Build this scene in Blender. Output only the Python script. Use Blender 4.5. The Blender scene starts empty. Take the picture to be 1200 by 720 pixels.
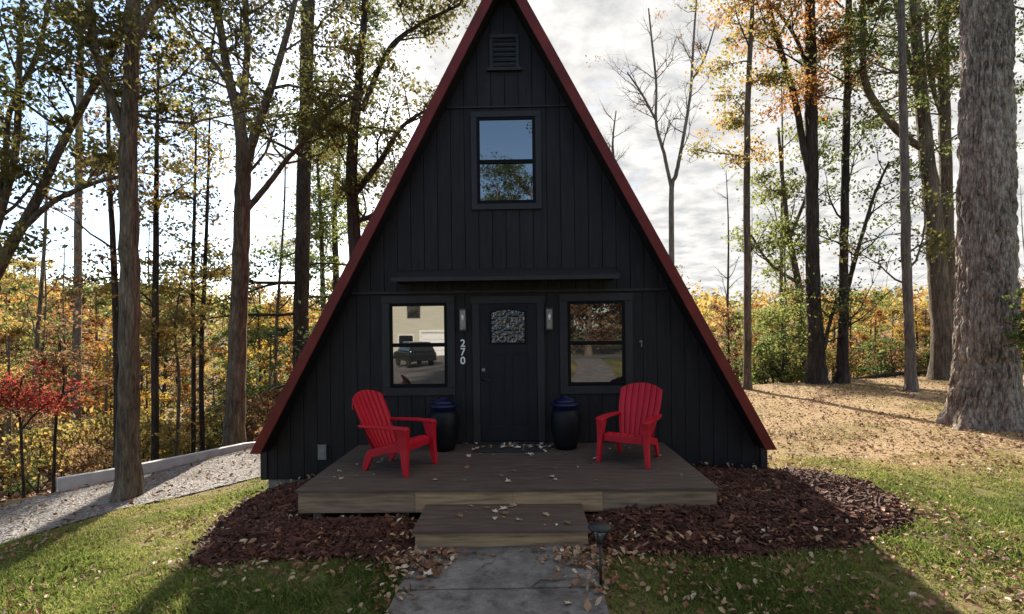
import bpy, math, random
import numpy as np
from mathutils import Matrix, Vector

PI = math.pi
R = math.radians
rng = np.random.default_rng(7)
random.seed(7)
scene = bpy.context.scene
col = scene.collection

# ------------------------------------------------------------------ camera model
FPX = 600.0                       # focal length in photo pixels (1200 wide)
CAM = np.array([0.0, -7.6, 2.05])
ROLL = R(-0.7)
HORIZ = 385.0


def pdir(px, py):
    x = (px - 600) / FPX
    y = (HORIZ - py) / FPX
    return np.array([x * math.cos(ROLL) - y * math.sin(ROLL), 1.0, x * math.sin(ROLL) + y * math.cos(ROLL)])


def P(px, py, d):
    return CAM + d * pdir(px, py)


YAW = R(-1.0)
EX = np.array([math.cos(YAW), math.sin(YAW)])
EN = np.array([-math.sin(YAW), math.cos(YAW)])


def L(px, py, yl=0.0):
    """photo pixel -> local (x, z) on the house plane y_local = yl"""
    D = pdir(px, py)
    t = (yl - CAM[:2] @ EN) / (D[:2] @ EN)
    p = CAM + t * D
    return float(p[:2] @ EX), float(p[2])


# ------------------------------------------------------------------ noise
_T = np.random.default_rng(3).random((256, 256))


def vnoise(x, y, o=0):
    x = np.asarray(x, float) + o * 17.31
    y = np.asarray(y, float) + o * 9.77
    xi = np.floor(x).astype(int); yi = np.floor(y).astype(int)
    fx = x - xi; fy = y - yi
    fx = fx * fx * (3 - 2 * fx); fy = fy * fy * (3 - 2 * fy)
    a = _T[xi % 256, yi % 256]; b = _T[(xi + 1) % 256, yi % 256]
    c = _T[xi % 256, (yi + 1) % 256]; d = _T[(xi + 1) % 256, (yi + 1) % 256]
    return (a * (1 - fx) + b * fx) * (1 - fy) + (c * (1 - fx) + d * fx) * fy


def fbm(x, y, o=0, n=3):
    s = 0; a = 0.5
    for k in range(n):
        s = s + a * vnoise(np.asarray(x) * 2 ** k, np.asarray(y) * 2 ** k, o + k)
        a *= 0.5
    return s / (1 - 0.5 ** n)


def sstep(a, b, x):
    t = np.clip((np.asarray(x, float) - a) / (b - a), 0, 1)
    return t * t * (3 - 2 * t)


# ------------------------------------------------------------------ terrain
WALL_A = np.array([-8.33, 1.74]); WALL_B = np.array([-6.05, 4.25])
_u = (WALL_B - WALL_A) / np.linalg.norm(WALL_B - WALL_A)
_n = np.array([-_u[1], _u[0]])


def H(x, y):
    x = np.asarray(x, float); y = np.asarray(y, float)
    a = np.interp(x, [-40, -14, -8.6, -7, -6, -4.3, -3.7, -2.4, -1.6, 1.5, 3.5, 5.5, 8.7, 14, 40],
                  [-1.2, -1.0, -.86, -.76, -.64, -.52, -.36, -.07, -.02, -.01, -.12, -.10, .12, .3, .5])
    f = sstep(-7.5, -3.0, y)
    near = np.interp(x, [-40, -14, -8.6, -4.3, -2.5, 3, 40], [-.9, -.8, -.65, -.33, -.08, -.03, .2])
    z = a * f + near * (1 - f)
    qL = (x - WALL_A[0]) * _n[0] + (y - WALL_A[1]) * _n[1]
    qL = qL - 0.12
    qR = (y - 9.3) * 0.9
    q = np.maximum(np.maximum(qL, qR), 0) * sstep(-9, -4, y)
    drop = np.interp(q, [0, .25, 3, 14, 24, 40, 75, 140, 400], [0, -.22, -.75, -3.0, -3.6, -3.0, 1.5, 8, 12])
    right = sstep(-5, 25, x)
    drop = drop * (1 - right) + right * np.interp(q, [0, 3, 14, 24, 40, 75, 140, 400], [0, -.35, -2.2, -2.8, -2.4, 0.5, 6, 10])
    z = z + drop
    z = z + (fbm(x * .9, y * .9, 5) - .5) * .07
    return z


def G(px, py, z=None):
    """photo pixel -> point on the terrain"""
    D = pdir(px, py)
    t = np.linspace(2.0, 90, 6000)
    pts = CAM[None] + t[:, None] * D[None]
    if z is None:
        below = pts[:, 2] <= H(pts[:, 0], pts[:, 1])
    else:
        below = pts[:, 2] <= z
    k = int(np.argmax(below)) if below.any() else len(t) - 1
    return pts[k]


def in_poly(x, y, poly):
    inside = np.zeros(x.shape, bool)
    n = len(poly)
    for i in range(n):
        x0, y0 = poly[i]; x1, y1 = poly[(i + 1) % n]
        c = ((y0 > y) != (y1 > y)) & (x < (x1 - x0) * (y - y0) / ((y1 - y0) + 1e-12) + x0)
        inside ^= c
    return inside


def poly_dist(x, y, poly):
    best = np.full(x.shape, 1e9)
    n = len(poly)
    for i in range(n):
        a = np.array(poly[i]); b = np.array(poly[(i + 1) % n])
        ab = b - a
        t = np.clip(((x - a[0]) * ab[0] + (y - a[1]) * ab[1]) / (ab @ ab), 0, 1)
        best = np.minimum(best, np.hypot(x - a[0] - t * ab[0], y - a[1] - t * ab[1]))
    return best


# ------------------------------------------------------------------ material helpers
def new_mat(name):
    m = bpy.data.materials.new(name); m.use_nodes = True
    nt = m.node_tree
    for n in list(nt.nodes): nt.nodes.remove(n)
    out = nt.nodes.new('ShaderNodeOutputMaterial')
    return m, nt, out


def node(nt, t, **kw):
    n = nt.nodes.new(t)
    for k, v in kw.items():
        if k in n.inputs.keys() if isinstance(k, str) else False:
            n.inputs[k].default_value = v
        else:
            setattr(n, k, v)
    return n


def ramp(nt, fac, stops):
    r = nt.nodes.new('ShaderNodeValToRGB')
    cr = r.color_ramp
    while len(cr.elements) < len(stops): cr.elements.new(0.5)
    for e, (p, c) in zip(cr.elements, stops):
        e.position = p; e.color = (*c, 1)
    nt.links.new(fac, r.inputs[0])
    return r.outputs[0]


def coords(nt, scale=(1, 1, 1), kind='Object'):
    tc = nt.nodes.new('ShaderNodeTexCoord')
    mp = nt.nodes.new('ShaderNodeMapping'); mp.inputs['Scale'].default_value = scale
    nt.links.new(tc.outputs[kind], mp.inputs[0])
    return mp.outputs[0]


def noise(nt, vec, scale, detail=4, rough=.55):
    n = nt.nodes.new('ShaderNodeTexNoise')
    n.inputs['Scale'].default_value = scale; n.inputs['Detail'].default_value = detail
    n.inputs['Roughness'].default_value = rough
    nt.links.new(vec, n.inputs['Vector'])
    return n.outputs[0]


def bump(nt, h, strength, dist=.01):
    b = nt.nodes.new('ShaderNodeBump')
    b.inputs['Strength'].default_value = strength; b.inputs['Distance'].default_value = dist
    nt.links.new(h, b.inputs['Height'])
    return b.outputs[0]


def surf(name, stops, nscale=6, stretch=(1, 1, 1), rough=.6, bstr=.3, bdist=.005, spec=.5, detail=5, metallic=0, rough_var=.15, kind='Object'):
    m, nt, out = new_mat(name)
    p = nt.nodes.new('ShaderNodeBsdfPrincipled')
    v = coords(nt, stretch, kind)
    f = noise(nt, v, nscale, detail)
    nt.links.new(ramp(nt, f, stops), p.inputs['Base Color'])
    p.inputs['Specular IOR Level'].default_value = spec
    p.inputs['Metallic'].default_value = metallic
    mr = nt.nodes.new('ShaderNodeMapRange')
    mr.inputs['To Min'].default_value = max(0, rough - rough_var); mr.inputs['To Max'].default_value = min(1, rough + rough_var)
    nt.links.new(noise(nt, v, nscale * 2.7, 3), mr.inputs[0])
    nt.links.new(mr.outputs[0], p.inputs['Roughness'])
    if bstr: nt.links.new(bump(nt, noise(nt, v, nscale * 3, 4), bstr, bdist), p.inputs['Normal'])
    nt.links.new(p.outputs[0], out.inputs[0])
    return m


def attr_mat(name, stops, transl=0.0, rough=.7, spec=.25, attr='rnd'):
    """colour of its own per leaf / blade / chip, from a face attribute"""
    m, nt, out = new_mat(name)
    a = nt.nodes.new('ShaderNodeAttribute'); a.attribute_name = attr
    c = ramp(nt, a.outputs['Fac'], stops)
    p = nt.nodes.new('ShaderNodeBsdfPrincipled')
    p.inputs['Roughness'].default_value = rough; p.inputs['Specular IOR Level'].default_value = spec
    nt.links.new(c, p.inputs['Base Color'])
    if transl:
        t = nt.nodes.new('ShaderNodeBsdfTranslucent'); nt.links.new(c, t.inputs[0])
        mx = nt.nodes.new('ShaderNodeMixShader'); mx.inputs[0].default_value = transl
        nt.links.new(p.outputs[0], mx.inputs[1]); nt.links.new(t.outputs[0], mx.inputs[2])
        nt.links.new(mx.outputs[0], out.inputs[0])
    else:
        nt.links.new(p.outputs[0], out.inputs[0])
    return m


M = {}
M['siding'] = surf('dark_painted_siding', [(.28, (.0072, .0060, .0072)), (.5, (.0112, .0093, .0108)), (.72, (.0175, .0145, .0163))], 3.2, (6, 6, .5), .62, .35, .004, spec=.22)
M['trim'] = surf('dark_painted_trim', [(.3, (.0125, .0105, .0125)), (.7, (.018, .0155, .018))], 5, (3, 3, .8), .55, .2, .003, spec=.3)
M['door'] = surf('dark_painted_door', [(.3, (.0065, .006, .009)), (.7, (.010, .0095, .0135))], 4, (2, 2, .6), .55, .12, .002, spec=.2)
M['black'] = surf('black_metal', [(.3, (.004, .004, .0045)), (.7, (.008, .008, .0085))], 20, (1, 1, 1), .5, .1, .001)
M['sash'] = surf('black_window_sash', [(.3, (.0018, .0018, .002)), (.7, (.003, .003, .0034))], 20, (1, 1, 1), .6, 0, spec=.12)
M['red_metal'] = surf('red_painted_rake', [(.3, (.085, .009, .0065)), (.55, (.125, .012, .009)), (.75, (.155, .021, .016))], 3.5, (1, 1, 1), .5, .15, .003, spec=.25)
M['roof_metal'] = surf('dark_red_roof', [(.3, (.17, .014, .014)), (.7, (.24, .02, .02))], 2, (1, 1, 1), .45, .1, .003)
M['red_plastic'] = surf('red_moulded_plastic', [(.3, (.36, .004, .014)), (.7, (.45, .007, .021))], 3, (1, 1, 1), .5, .06, .001, spec=.28)
M['block'] = surf('concrete_block', [(.3, (.15, .135, .11)), (.7, (.26, .235, .2))], 12, (1, 1, 1), .9, .5, .004)
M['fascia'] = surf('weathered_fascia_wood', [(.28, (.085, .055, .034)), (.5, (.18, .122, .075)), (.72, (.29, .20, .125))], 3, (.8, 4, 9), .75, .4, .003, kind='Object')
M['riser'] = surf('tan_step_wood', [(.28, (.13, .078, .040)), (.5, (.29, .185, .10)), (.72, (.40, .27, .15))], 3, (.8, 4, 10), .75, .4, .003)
M['deck'] = surf('stained_deck_boards', [(.3, (.046, .031, .023)), (.55, (.074, .052, .040)), (.75, (.115, .084, .066))], 3, (1, 9, 4), .62, .4, .003)
M['nickel'] = surf('brushed_pale_metal', [(.3, (.62, .61, .58)), (.7, (.75, .74, .7))], 20, (1, 1, 1), .35, .05, .001, metallic=.4)
M['white_paint'] = surf('white_painted_digits', [(.3, (.7, .7, .68)), (.7, (.8, .8, .78))], 20, (1, 1, 1), .5, 0)
M['grey_plastic'] = surf('grey_box_plastic', [(.3, (.13, .13, .125)), (.7, (.18, .18, .175))], 20, (1, 1, 1), .5, .1, .001)
M['navy_glaze'] = surf('navy_glazed_ceramic', [(.3, (.002, .002, .003)), (.7, (.004, .004, .007))], 4, (1, 1, 1), .5, .1, .002, rough_var=.06, spec=.22)
M['blue_glaze'] = surf('blue_glazed_rim', [(.3, (.004, .005, .022)), (.7, (.008, .010, .05))], 6, (1, 1, 1), .35, .1, .002, rough_var=.06, spec=.3)
M['mat'] = surf('dark_coir_mat', [(.3, (.010, .009, .009)), (.7, (.022, .02, .018))], 80, (1, 1, 1), .95, .8, .006)
M['kerb'] = surf('pale_kerb_concrete', [(.3, (.40, .39, .37)), (.7, (.55, .54, .51))], 5, (1, 1, 1), .9, .4, .004, detail=8)
M['asphalt'] = surf('grey_asphalt', [(.3, (.05, .05, .052)), (.7, (.085, .085, .085))], 20, (1, 1, 1), .9, .4, .004)
M['cream'] = surf('cream_siding', [(.3, (.43, .40, .32)), (.7, (.53, .50, .41))], 2, (.3, .3, 8), .8, .2, .004)
M['white'] = surf('white_panel_paint', [(.3, (.68, .68, .66)), (.7, (.78, .78, .76))], 3, (1, 1, 1), .6, .1, .003)
M['shingle'] = surf('brown_shingles', [(.3, (.07, .055, .045)), (.7, (.12, .1, .085))], 14, (1, 1, 1), .9, .4, .006)
M['car_paint'] = surf('black_car_paint', [(.3, (.008, .008, .009)), (.7, (.012, .012, .013))], 2, (1, 1, 1), .15, 0, rough_var=.03)
M['rubber'] = surf('black_rubber', [(.3, (.012, .012, .012)), (.7, (.02, .02, .02))], 10, (1, 1, 1), .8, .1)
M['logwood'] = surf('rotting_log', [(.3, (.05, .042, .033)), (.7, (.16, .135, .11))], 6, (1, 6, 6), .9, .6, .01)


def concrete_mat():
    """worn broom-finished slab: blotches, dark stains and fine speckle"""
    m, nt, out = new_mat('worn_grey_concrete')
    p = nt.nodes.new('ShaderNodeBsdfPrincipled'); p.inputs['Roughness'].default_value = .9; p.inputs['Specular IOR Level'].default_value = .2
    v = coords(nt)
    c1 = ramp(nt, noise(nt, v, 2.6, 10, .68), [(.30, (.075, .066, .060)), (.48, (.15, .135, .125)), (.70, (.26, .24, .225))])
    c2 = ramp(nt, noise(nt, coords(nt, (1, 3.5, 1)), 26, 6, .75), [(.32, (.55, .53, .52)), (.6, (1, 1, 1))])
    c3 = ramp(nt, noise(nt, v, 6.5, 5, .7), [(.36, (.42, .40, .38)), (.47, (1, 1, 1))])
    col_ = c1
    for c in (c2, c3):
        mx = nt.nodes.new('ShaderNodeMix'); mx.data_type = 'RGBA'; mx.blend_type = 'MULTIPLY'; mx.inputs[0].default_value = .75
        nt.links.new(col_, mx.inputs[6]); nt.links.new(c, mx.inputs[7]); col_ = mx.outputs[2]
    nt.links.new(col_, p.inputs['Base Color'])
    nt.links.new(bump(nt, noise(nt, coords(nt, (1, 3, 1)), 60, 6, .7), .6, .006), p.inputs['Normal'])
    nt.links.new(p.outputs[0], out.inputs[0])
    return m


M['concrete'] = concrete_mat()


def bark(name, c0, c1, c2, sc=16, stretch=(1, 1, .16), bs=1.0):
    """vertical plates and furrows: stretched voronoi cracks over stretched noise, with paler lichen patches"""
    m, nt, out = new_mat(name)
    p = nt.nodes.new('ShaderNodeBsdfPrincipled'); p.inputs['Roughness'].default_value = .92
    p.inputs['Specular IOR Level'].default_value = .15
    v = coords(nt, stretch)
    f = noise(nt, v, sc, 8, .72)
    vo = nt.nodes.new('ShaderNodeTexVoronoi'); vo.feature = 'DISTANCE_TO_EDGE'; vo.inputs['Scale'].default_value = sc * 1.3
    wv = nt.nodes.new('ShaderNodeMix'); wv.data_type = 'RGBA'; wv.blend_type = 'ADD'; wv.inputs[0].default_value = .06
    tn = nt.nodes.new('ShaderNodeTexNoise'); tn.inputs['Scale'].default_value = 9; nt.links.new(v, tn.inputs['Vector'])
    nt.links.new(v, wv.inputs[6]); nt.links.new(tn.outputs[1], wv.inputs[7])
    nt.links.new(wv.outputs[2], vo.inputs['Vector'])
    mr = nt.nodes.new('ShaderNodeMapRange'); mr.inputs[2].default_value = .18; nt.links.new(vo.outputs['Distance'], mr.inputs[0])
    v2 = coords(nt, (1, 1, .6))
    f2 = noise(nt, v2, 1.7, 5)

    def mth(op, a, b, c=None):
        n = nt.nodes.new('ShaderNodeMath'); n.operation = op
        for i, q in enumerate((a, b, c)):
            if q is None: continue
            if isinstance(q, float): n.inputs[i].default_value = q
            else: nt.links.new(q, n.inputs[i])
        return n.outputs[0]
    t = mth('MULTIPLY_ADD', f2, .55, mth('MULTIPLY_ADD', f, 1.1, -.45))
    t = mth('MULTIPLY_ADD', mr.outputs[0], .09, mth('ADD', t, -.02))
    nt.links.new(ramp(nt, t, [(.25, c0), (.5, c1), (.78, c2)]), p.inputs['Base Color'])
    nt.links.new(bump(nt, mth('MULTIPLY_ADD', mr.outputs[0], .3, f), bs, .03), p.inputs['Normal'])
    nt.links.new(p.outputs[0], out.inputs[0])
    return m


M['bark_grey'] = bark('grey_brown_bark', (.05, .038, .027), (.145, .115, .083), (.29, .245, .185))
M['bark_dark'] = bark('dark_bark', (.018, .015, .012), (.055, .046, .037), (.12, .10, .083))
M['bark_pale'] = bark('pale_grey_bark', (.08, .07, .058), (.17, .148, .125), (.27, .24, .21))
M['bark_oak'] = bark('furrowed_oak_bark', (.08, .062, .048), (.31, .26, .21), (.56, .48, .40), 17, (1, 1, .32), .9)

LEAF = {
    'olive': [(0, (.045, .05, .016)), (.5, (.10, .10, .03)), (.85, (.17, .14, .045)), (1, (.23, .15, .05))],
    'green': [(0, (.045, .07, .02)), (.6, (.115, .15, .045)), (1, (.22, .22, .075))],
    'lime': [(0, (.085, .105, .03)), (.6, (.19, .215, .06)), (1, (.32, .31, .10))],
    'needle': [(0, (.03, .045, .02)), (.6, (.075, .10, .04)), (1, (.16, .18, .07))],
    'yellow': [(0, (.16, .11, .02)), (.5, (.32, .21, .035)), (1, (.46, .31, .06))],
    'gold': [(0, (.11, .105, .03)), (.5, (.27, .21, .06)), (1, (.42, .28, .08))],
    'orange': [(0, (.15, .07, .02)), (.5, (.34, .155, .045)), (1, (.48, .25, .08))],
    'rust': [(0, (.10, .06, .032)), (.5, (.22, .125, .062)), (1, (.35, .21, .10))],
    'red': [(0, (.15, .018, .018)), (.5, (.29, .045, .034)), (1, (.40, .15, .07))],
    'mixed': [(0, (.09, .11, .035)), (.4, (.21, .20, .06)), (.7, (.38, .25, .07)), (1, (.45, .22, .07))],
}
for k, st in LEAF.items():
    M['leaf_' + k] = attr_mat(k + '_foliage', st, transl=.66)
M['grass'] = attr_mat('grass_blades', [(0, (.07, .098, .02)), (.35, (.185, .225, .05)), (.6, (.31, .285, .10)), (1, (.41, .295, .16))], transl=.5)
M['litter'] = attr_mat('dry_leaf_litter', [(0, (.06, .028, .016)), (.3, (.15, .075, .038)), (.45, (.22, .08, .04)), (.6, (.28, .17, .095)), (.85, (.40, .28, .18)), (1, (.58, .50, .40))], transl=.15)
M['pale_leaf'] = attr_mat('pale_dry_leaf', [(0, (.20, .10, .05)), (.5, (.42, .30, .20)), (1, (.60, .52, .42))], transl=.12)
M['mulch'] = attr_mat('red_brown_mulch', [(0, (.018, .007, .004)), (.45, (.058, .021, .013)), (.8, (.11, .042, .026)), (1, (.24, .12, .075))], rough=.8)


def glass_mat(name, ior, base=(.012, .013, .014), wob=.0, wsc=3):
    m, nt, out = new_mat(name)
    p = nt.nodes.new('ShaderNodeBsdfPrincipled')
    p.inputs['Base Color'].default_value = (*base, 1)
    p.inputs['Roughness'].default_value = .015
    p.inputs['IOR'].default_value = ior
    if wob: nt.links.new(bump(nt, noise(nt, coords(nt), wsc, 1), wob, .02), p.inputs['Normal'])
    nt.links.new(p.outputs[0], out.inputs[0])
    return m


M['glass'] = glass_mat('window_glass', 2.45, wob=.012, wsc=2.2)
M['car_glass'] = glass_mat('tinted_car_glass', 1.8)


def leaded():
    m, nt, out = new_mat('leaded_door_glass')
    p = nt.nodes.new('ShaderNodeBsdfPrincipled')
    p.inputs['Roughness'].default_value = .04; p.inputs['IOR'].default_value = 1.75
    p.inputs['Base Color'].default_value = (.015, .015, .017, 1)
    v = nt.nodes.new('ShaderNodeTexVoronoi'); v.feature = 'SMOOTH_F1'; v.inputs['Scale'].default_value = 24
    nt.links.new(coords(nt), v.inputs['Vector'])
    nt.links.new(bump(nt, v.outputs['Distance'], .9, .02), p.inputs['Normal'])
    nt.links.new(p.outputs[0], out.inputs[0])
    return m


M['leaded'] = leaded()


def clear_glass():
    m, nt, out = new_mat('seeded_lantern_glass')
    p = nt.nodes.new('ShaderNodeBsdfPrincipled')
    p.inputs['Base Color'].default_value = (.10, .098, .085, 1); p.inputs['Roughness'].default_value = .12
    p.inputs['IOR'].default_value = 1.9
    nt.links.new(bump(nt, noise(nt, coords(nt), 60, 2), .5, .01), p.inputs['Normal'])
    nt.links.new(p.outputs[0], out.inputs[0])
    return m


M['lantern_glass'] = clear_glass()


# ------------------------------------------------------------------ object helpers
def tag(o, label=None, cat=None, group=None, kind=None):
    if label: o['label'] = label
    if cat: o['category'] = cat
    if group: o['group'] = group
    if kind: o['kind'] = kind
    return o


def empty(name, loc=(0, 0, 0), rz=0, label=None, cat=None, group=None):
    o = bpy.data.objects.new(name, None); col.objects.link(o)
    o.location = loc; o.rotation_euler = (0, 0, rz); o.empty_display_size = .2
    return tag(o, label, cat, group)


def np_mesh(name, verts, faces, mat, parent=None, rnd=None, smooth=False):
    """verts (N,3), faces (M,k) numpy"""
    me = bpy.data.meshes.new(name)
    n, k = faces.shape
    me.vertices.add(len(verts)); me.vertices.foreach_set('co', np.ascontiguousarray(verts, np.float32).ravel())
    me.loops.add(n * k); me.loops.foreach_set('vertex_index', np.ascontiguousarray(faces, np.int32).ravel())
    me.polygons.add(n)
    me.polygons.foreach_set('loop_start', np.arange(0, n * k, k, dtype=np.int32))
    me.polygons.foreach_set('loop_total', np.full(n, k, np.int32))
    me.polygons.foreach_set('use_smooth', np.full(n, smooth))
    me.update(calc_edges=True)
    if rnd is not None:
        a = me.attributes.new('rnd', 'FLOAT', 'FACE'); a.data.foreach_set('value', np.ascontiguousarray(rnd, np.float32))
    me.materials.append(mat)
    o = bpy.data.objects.new(name, me); col.objects.link(o)
    if parent: o.parent = parent
    return o


class MB:
    def __init__(s): s.v = []; s.f = []; s.sm = []; s.mi = []; s.cur = 0

    def add(s, verts, faces, smooth=False):
        b = len(s.v); s.v += [tuple(map(float, p)) for p in verts]
        for f in faces: s.f.append(tuple(b + i for i in f)); s.sm.append(smooth); s.mi.append(s.cur)
        return s

    def box(s, x0, x1, y0, y1, z0, z1, mat=None):
        v = [(x, y, z) for z in (z0, z1) for y in (y0, y1) for x in (x0, x1)]
        if mat is not None: v = [mat @ Vector(p) for p in v]
        return s.add(v, [(0, 2, 3, 1), (4, 5, 7, 6), (0, 1, 5, 4), (2, 6, 7, 3), (0, 4, 6, 2), (1, 3, 7, 5)])

    def prism(s, poly, y0, y1, axis='y'):
        """polygon in (x,z) extruded along y (axis='y'), or (y,z) extruded along x"""
        n = len(poly)
        if axis == 'y': v = [(a, y0, b) for a, b in poly] + [(a, y1, b) for a, b in poly]
        elif axis == 'x': v = [(y0, a, b) for a, b in poly] + [(y1, a, b) for a, b in poly]
        else: v = [(a, b, y0) for a, b in poly] + [(a, b, y1) for a, b in poly]
        f = [tuple(range(n)), tuple(range(2 * n - 1, n - 1, -1))]
        f += [(i, i + n, (i + 1) % n + n, (i + 1) % n) for i in range(n)]
        return s.add(v, f)

    def lathe(s, prof, cx, cy, cz, n=24, smooth=True):
        v = []; f = []
        for r, z in prof:
            for k in range(n):
                a = 2 * PI * k / n; v.append((cx + r * math.cos(a), cy + r * math.sin(a), cz + z))
        m = len(prof)
        for i in range(m - 1):
            for k in range(n):
                f.append((i * n + k, i * n + (k + 1) % n, (i + 1) * n + (k + 1) % n, (i + 1) * n + k))
        f.append(tuple(range(n - 1, -1, -1))); f.append(tuple((m - 1) * n + k for k in range(n)))
        return s.add(v, f, smooth)

    def tube(s, pts, rad, n=8, smooth=True):
        pts = np.asarray(pts, float); rad = np.asarray(rad, float)
        m = len(pts)
        T = np.gradient(pts, axis=0); T /= np.linalg.norm(T, axis=1)[:, None] + 1e-9
        ref = np.array([.31, .95, .05]) if abs(T[0][2]) > .6 else np.array([0, 0, 1.])
        U = np.cross(T, ref); U /= np.linalg.norm(U, axis=1)[:, None] + 1e-9
        V = np.cross(T, U)
        a = np.linspace(0, 2 * PI, n, endpoint=False)
        ring = pts[:, None] + rad[:, None, None] * (np.cos(a)[None, :, None] * U[:, None] + np.sin(a)[None, :, None] * V[:, None])
        f = []
        for i in range(m - 1):
            for k in range(n):
                f.append((i * n + k, i * n + (k + 1) % n, (i + 1) * n + (k + 1) % n, (i + 1) * n + k))
        f.append(tuple((m - 1) * n + k for k in range(n)))
        f.append(tuple(range(n - 1, -1, -1)))
        return s.add(ring.reshape(-1, 3), f, smooth)

    def build(s, name, mats, parent=None, bevel=0, loc=None, rz=None):
        me = bpy.data.meshes.new(name); me.from_pydata(s.v, [], s.f)
        me.polygons.foreach_set('use_smooth', s.sm)
        if not isinstance(mats, (list, tuple)): mats = [mats]
        for m in mats: me.materials.append(m)
        me.polygons.foreach_set('material_index', s.mi)
        me.update()
        o = bpy.data.objects.new(name, me); col.objects.link(o)
        if parent: o.parent = parent
        if loc is not None: o.location = loc
        if rz is not None: o.rotation_euler = (0, 0, rz)
        if bevel:
            b = o.modifiers.new('bevel', 'BEVEL'); b.width = bevel; b.segments = 2; b.limit_method = 'ANGLE'; b.angle_limit = R(40)
        return o


def copy_tree(o, parent=None):
    c = o.copy(); col.objects.link(c)
    if parent: c.parent = parent
    for ch in list(o.children): copy_tree(ch, c)
    return c


# ------------------------------------------------------------------ outlines on the ground
DECK_Y = -2.15
STEP_Y = -2.84
dx0, dx1 = -2.28, 2.18
PATH = [(-.90, -2.6), (.70, -2.6), (.66, -4.2), (.95, -6.2), (2.4, -9.5), (3.7, -13), (4.5, -20), (4.8, -26),
        (3.1, -26), (2.8, -20), (2.0, -13.5), (.6, -10), (-.75, -6.5), (-.93, -4.2)]
BED_L = [(-3.72, -.02), (-3.78, -.7), (-3.62, -1.4), (-3.36, -2.1), (-3.14, -2.62), (-2.5, -2.86), (-1.7, -2.98), (-1.0, -3.12),
         (-.93, -2.7), (-.93, -1.9), (-2.1, -1.9), (-2.1, -.02)]
BED_R = [(3.66, -.05), (4.3, -.15), (4.75, -.75), (4.55, -1.7), (4.1, -2.15), (3.45, -2.5), (2.9, -2.78), (2.2, -2.98), (1.3, -2.98), (.72, -2.95),
         (.70, -2.6), (.70, -1.9), (2.0, -1.9), (2.0, -.05)]
DRIVE_NEAR = [(-8.6, -6.5), (-7.6, -2.4), (-6.85, -.85), (-6.07, .15), (-5.2, .72), (-4.42, 1.4), (-4.2, 3), (-4.2, 9), (-4.2, 15)]
DRIVE_FAR = [(-12.0, -6.0), (-9.9, -2.4), (-8.9, .1), (-8.45, 1.2), (-8.2, 1.72), (-6.0, 4.1), (-5.6, 5.2), (-5.6, 9), (-5.6, 15)]
DRIVE = DRIVE_NEAR + DRIVE_FAR[::-1]
HOUSE = [(-3.7, 0), (3.7, 0), (3.7, 9.3), (-3.7, 9.3)]
DECKP = [(dx0, 0), (dx0, DECK_Y), (dx1, DECK_Y), (dx1, 0)]


def dryness(x, y):
    d = .38 + .95 * (fbm(x * .7, y * .7, 2) - .5) + .35 * (fbm(x * 3, y * 3, 8) - .5)
    right = sstep(-1.6, 1.2, y + .12 * (x - 4)) * sstep(2, 4, x)
    left = sstep(.95, .25, poly_dist(x, y, DRIVE)) * (x < 0)
    d = d + .55 * right + .32 * left
    oak = np.exp(-(((x - 8.2) / 2.6) ** 2 + ((y - .9) / 1.6) ** 2))
    return np.clip(d + .2 * oak, 0, 1)


def axis(segs):
    out = []
    for a, b, st in segs: out += list(np.arange(a, b, st))
    out.append(segs[-1][1])
    return np.array(out)


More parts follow.
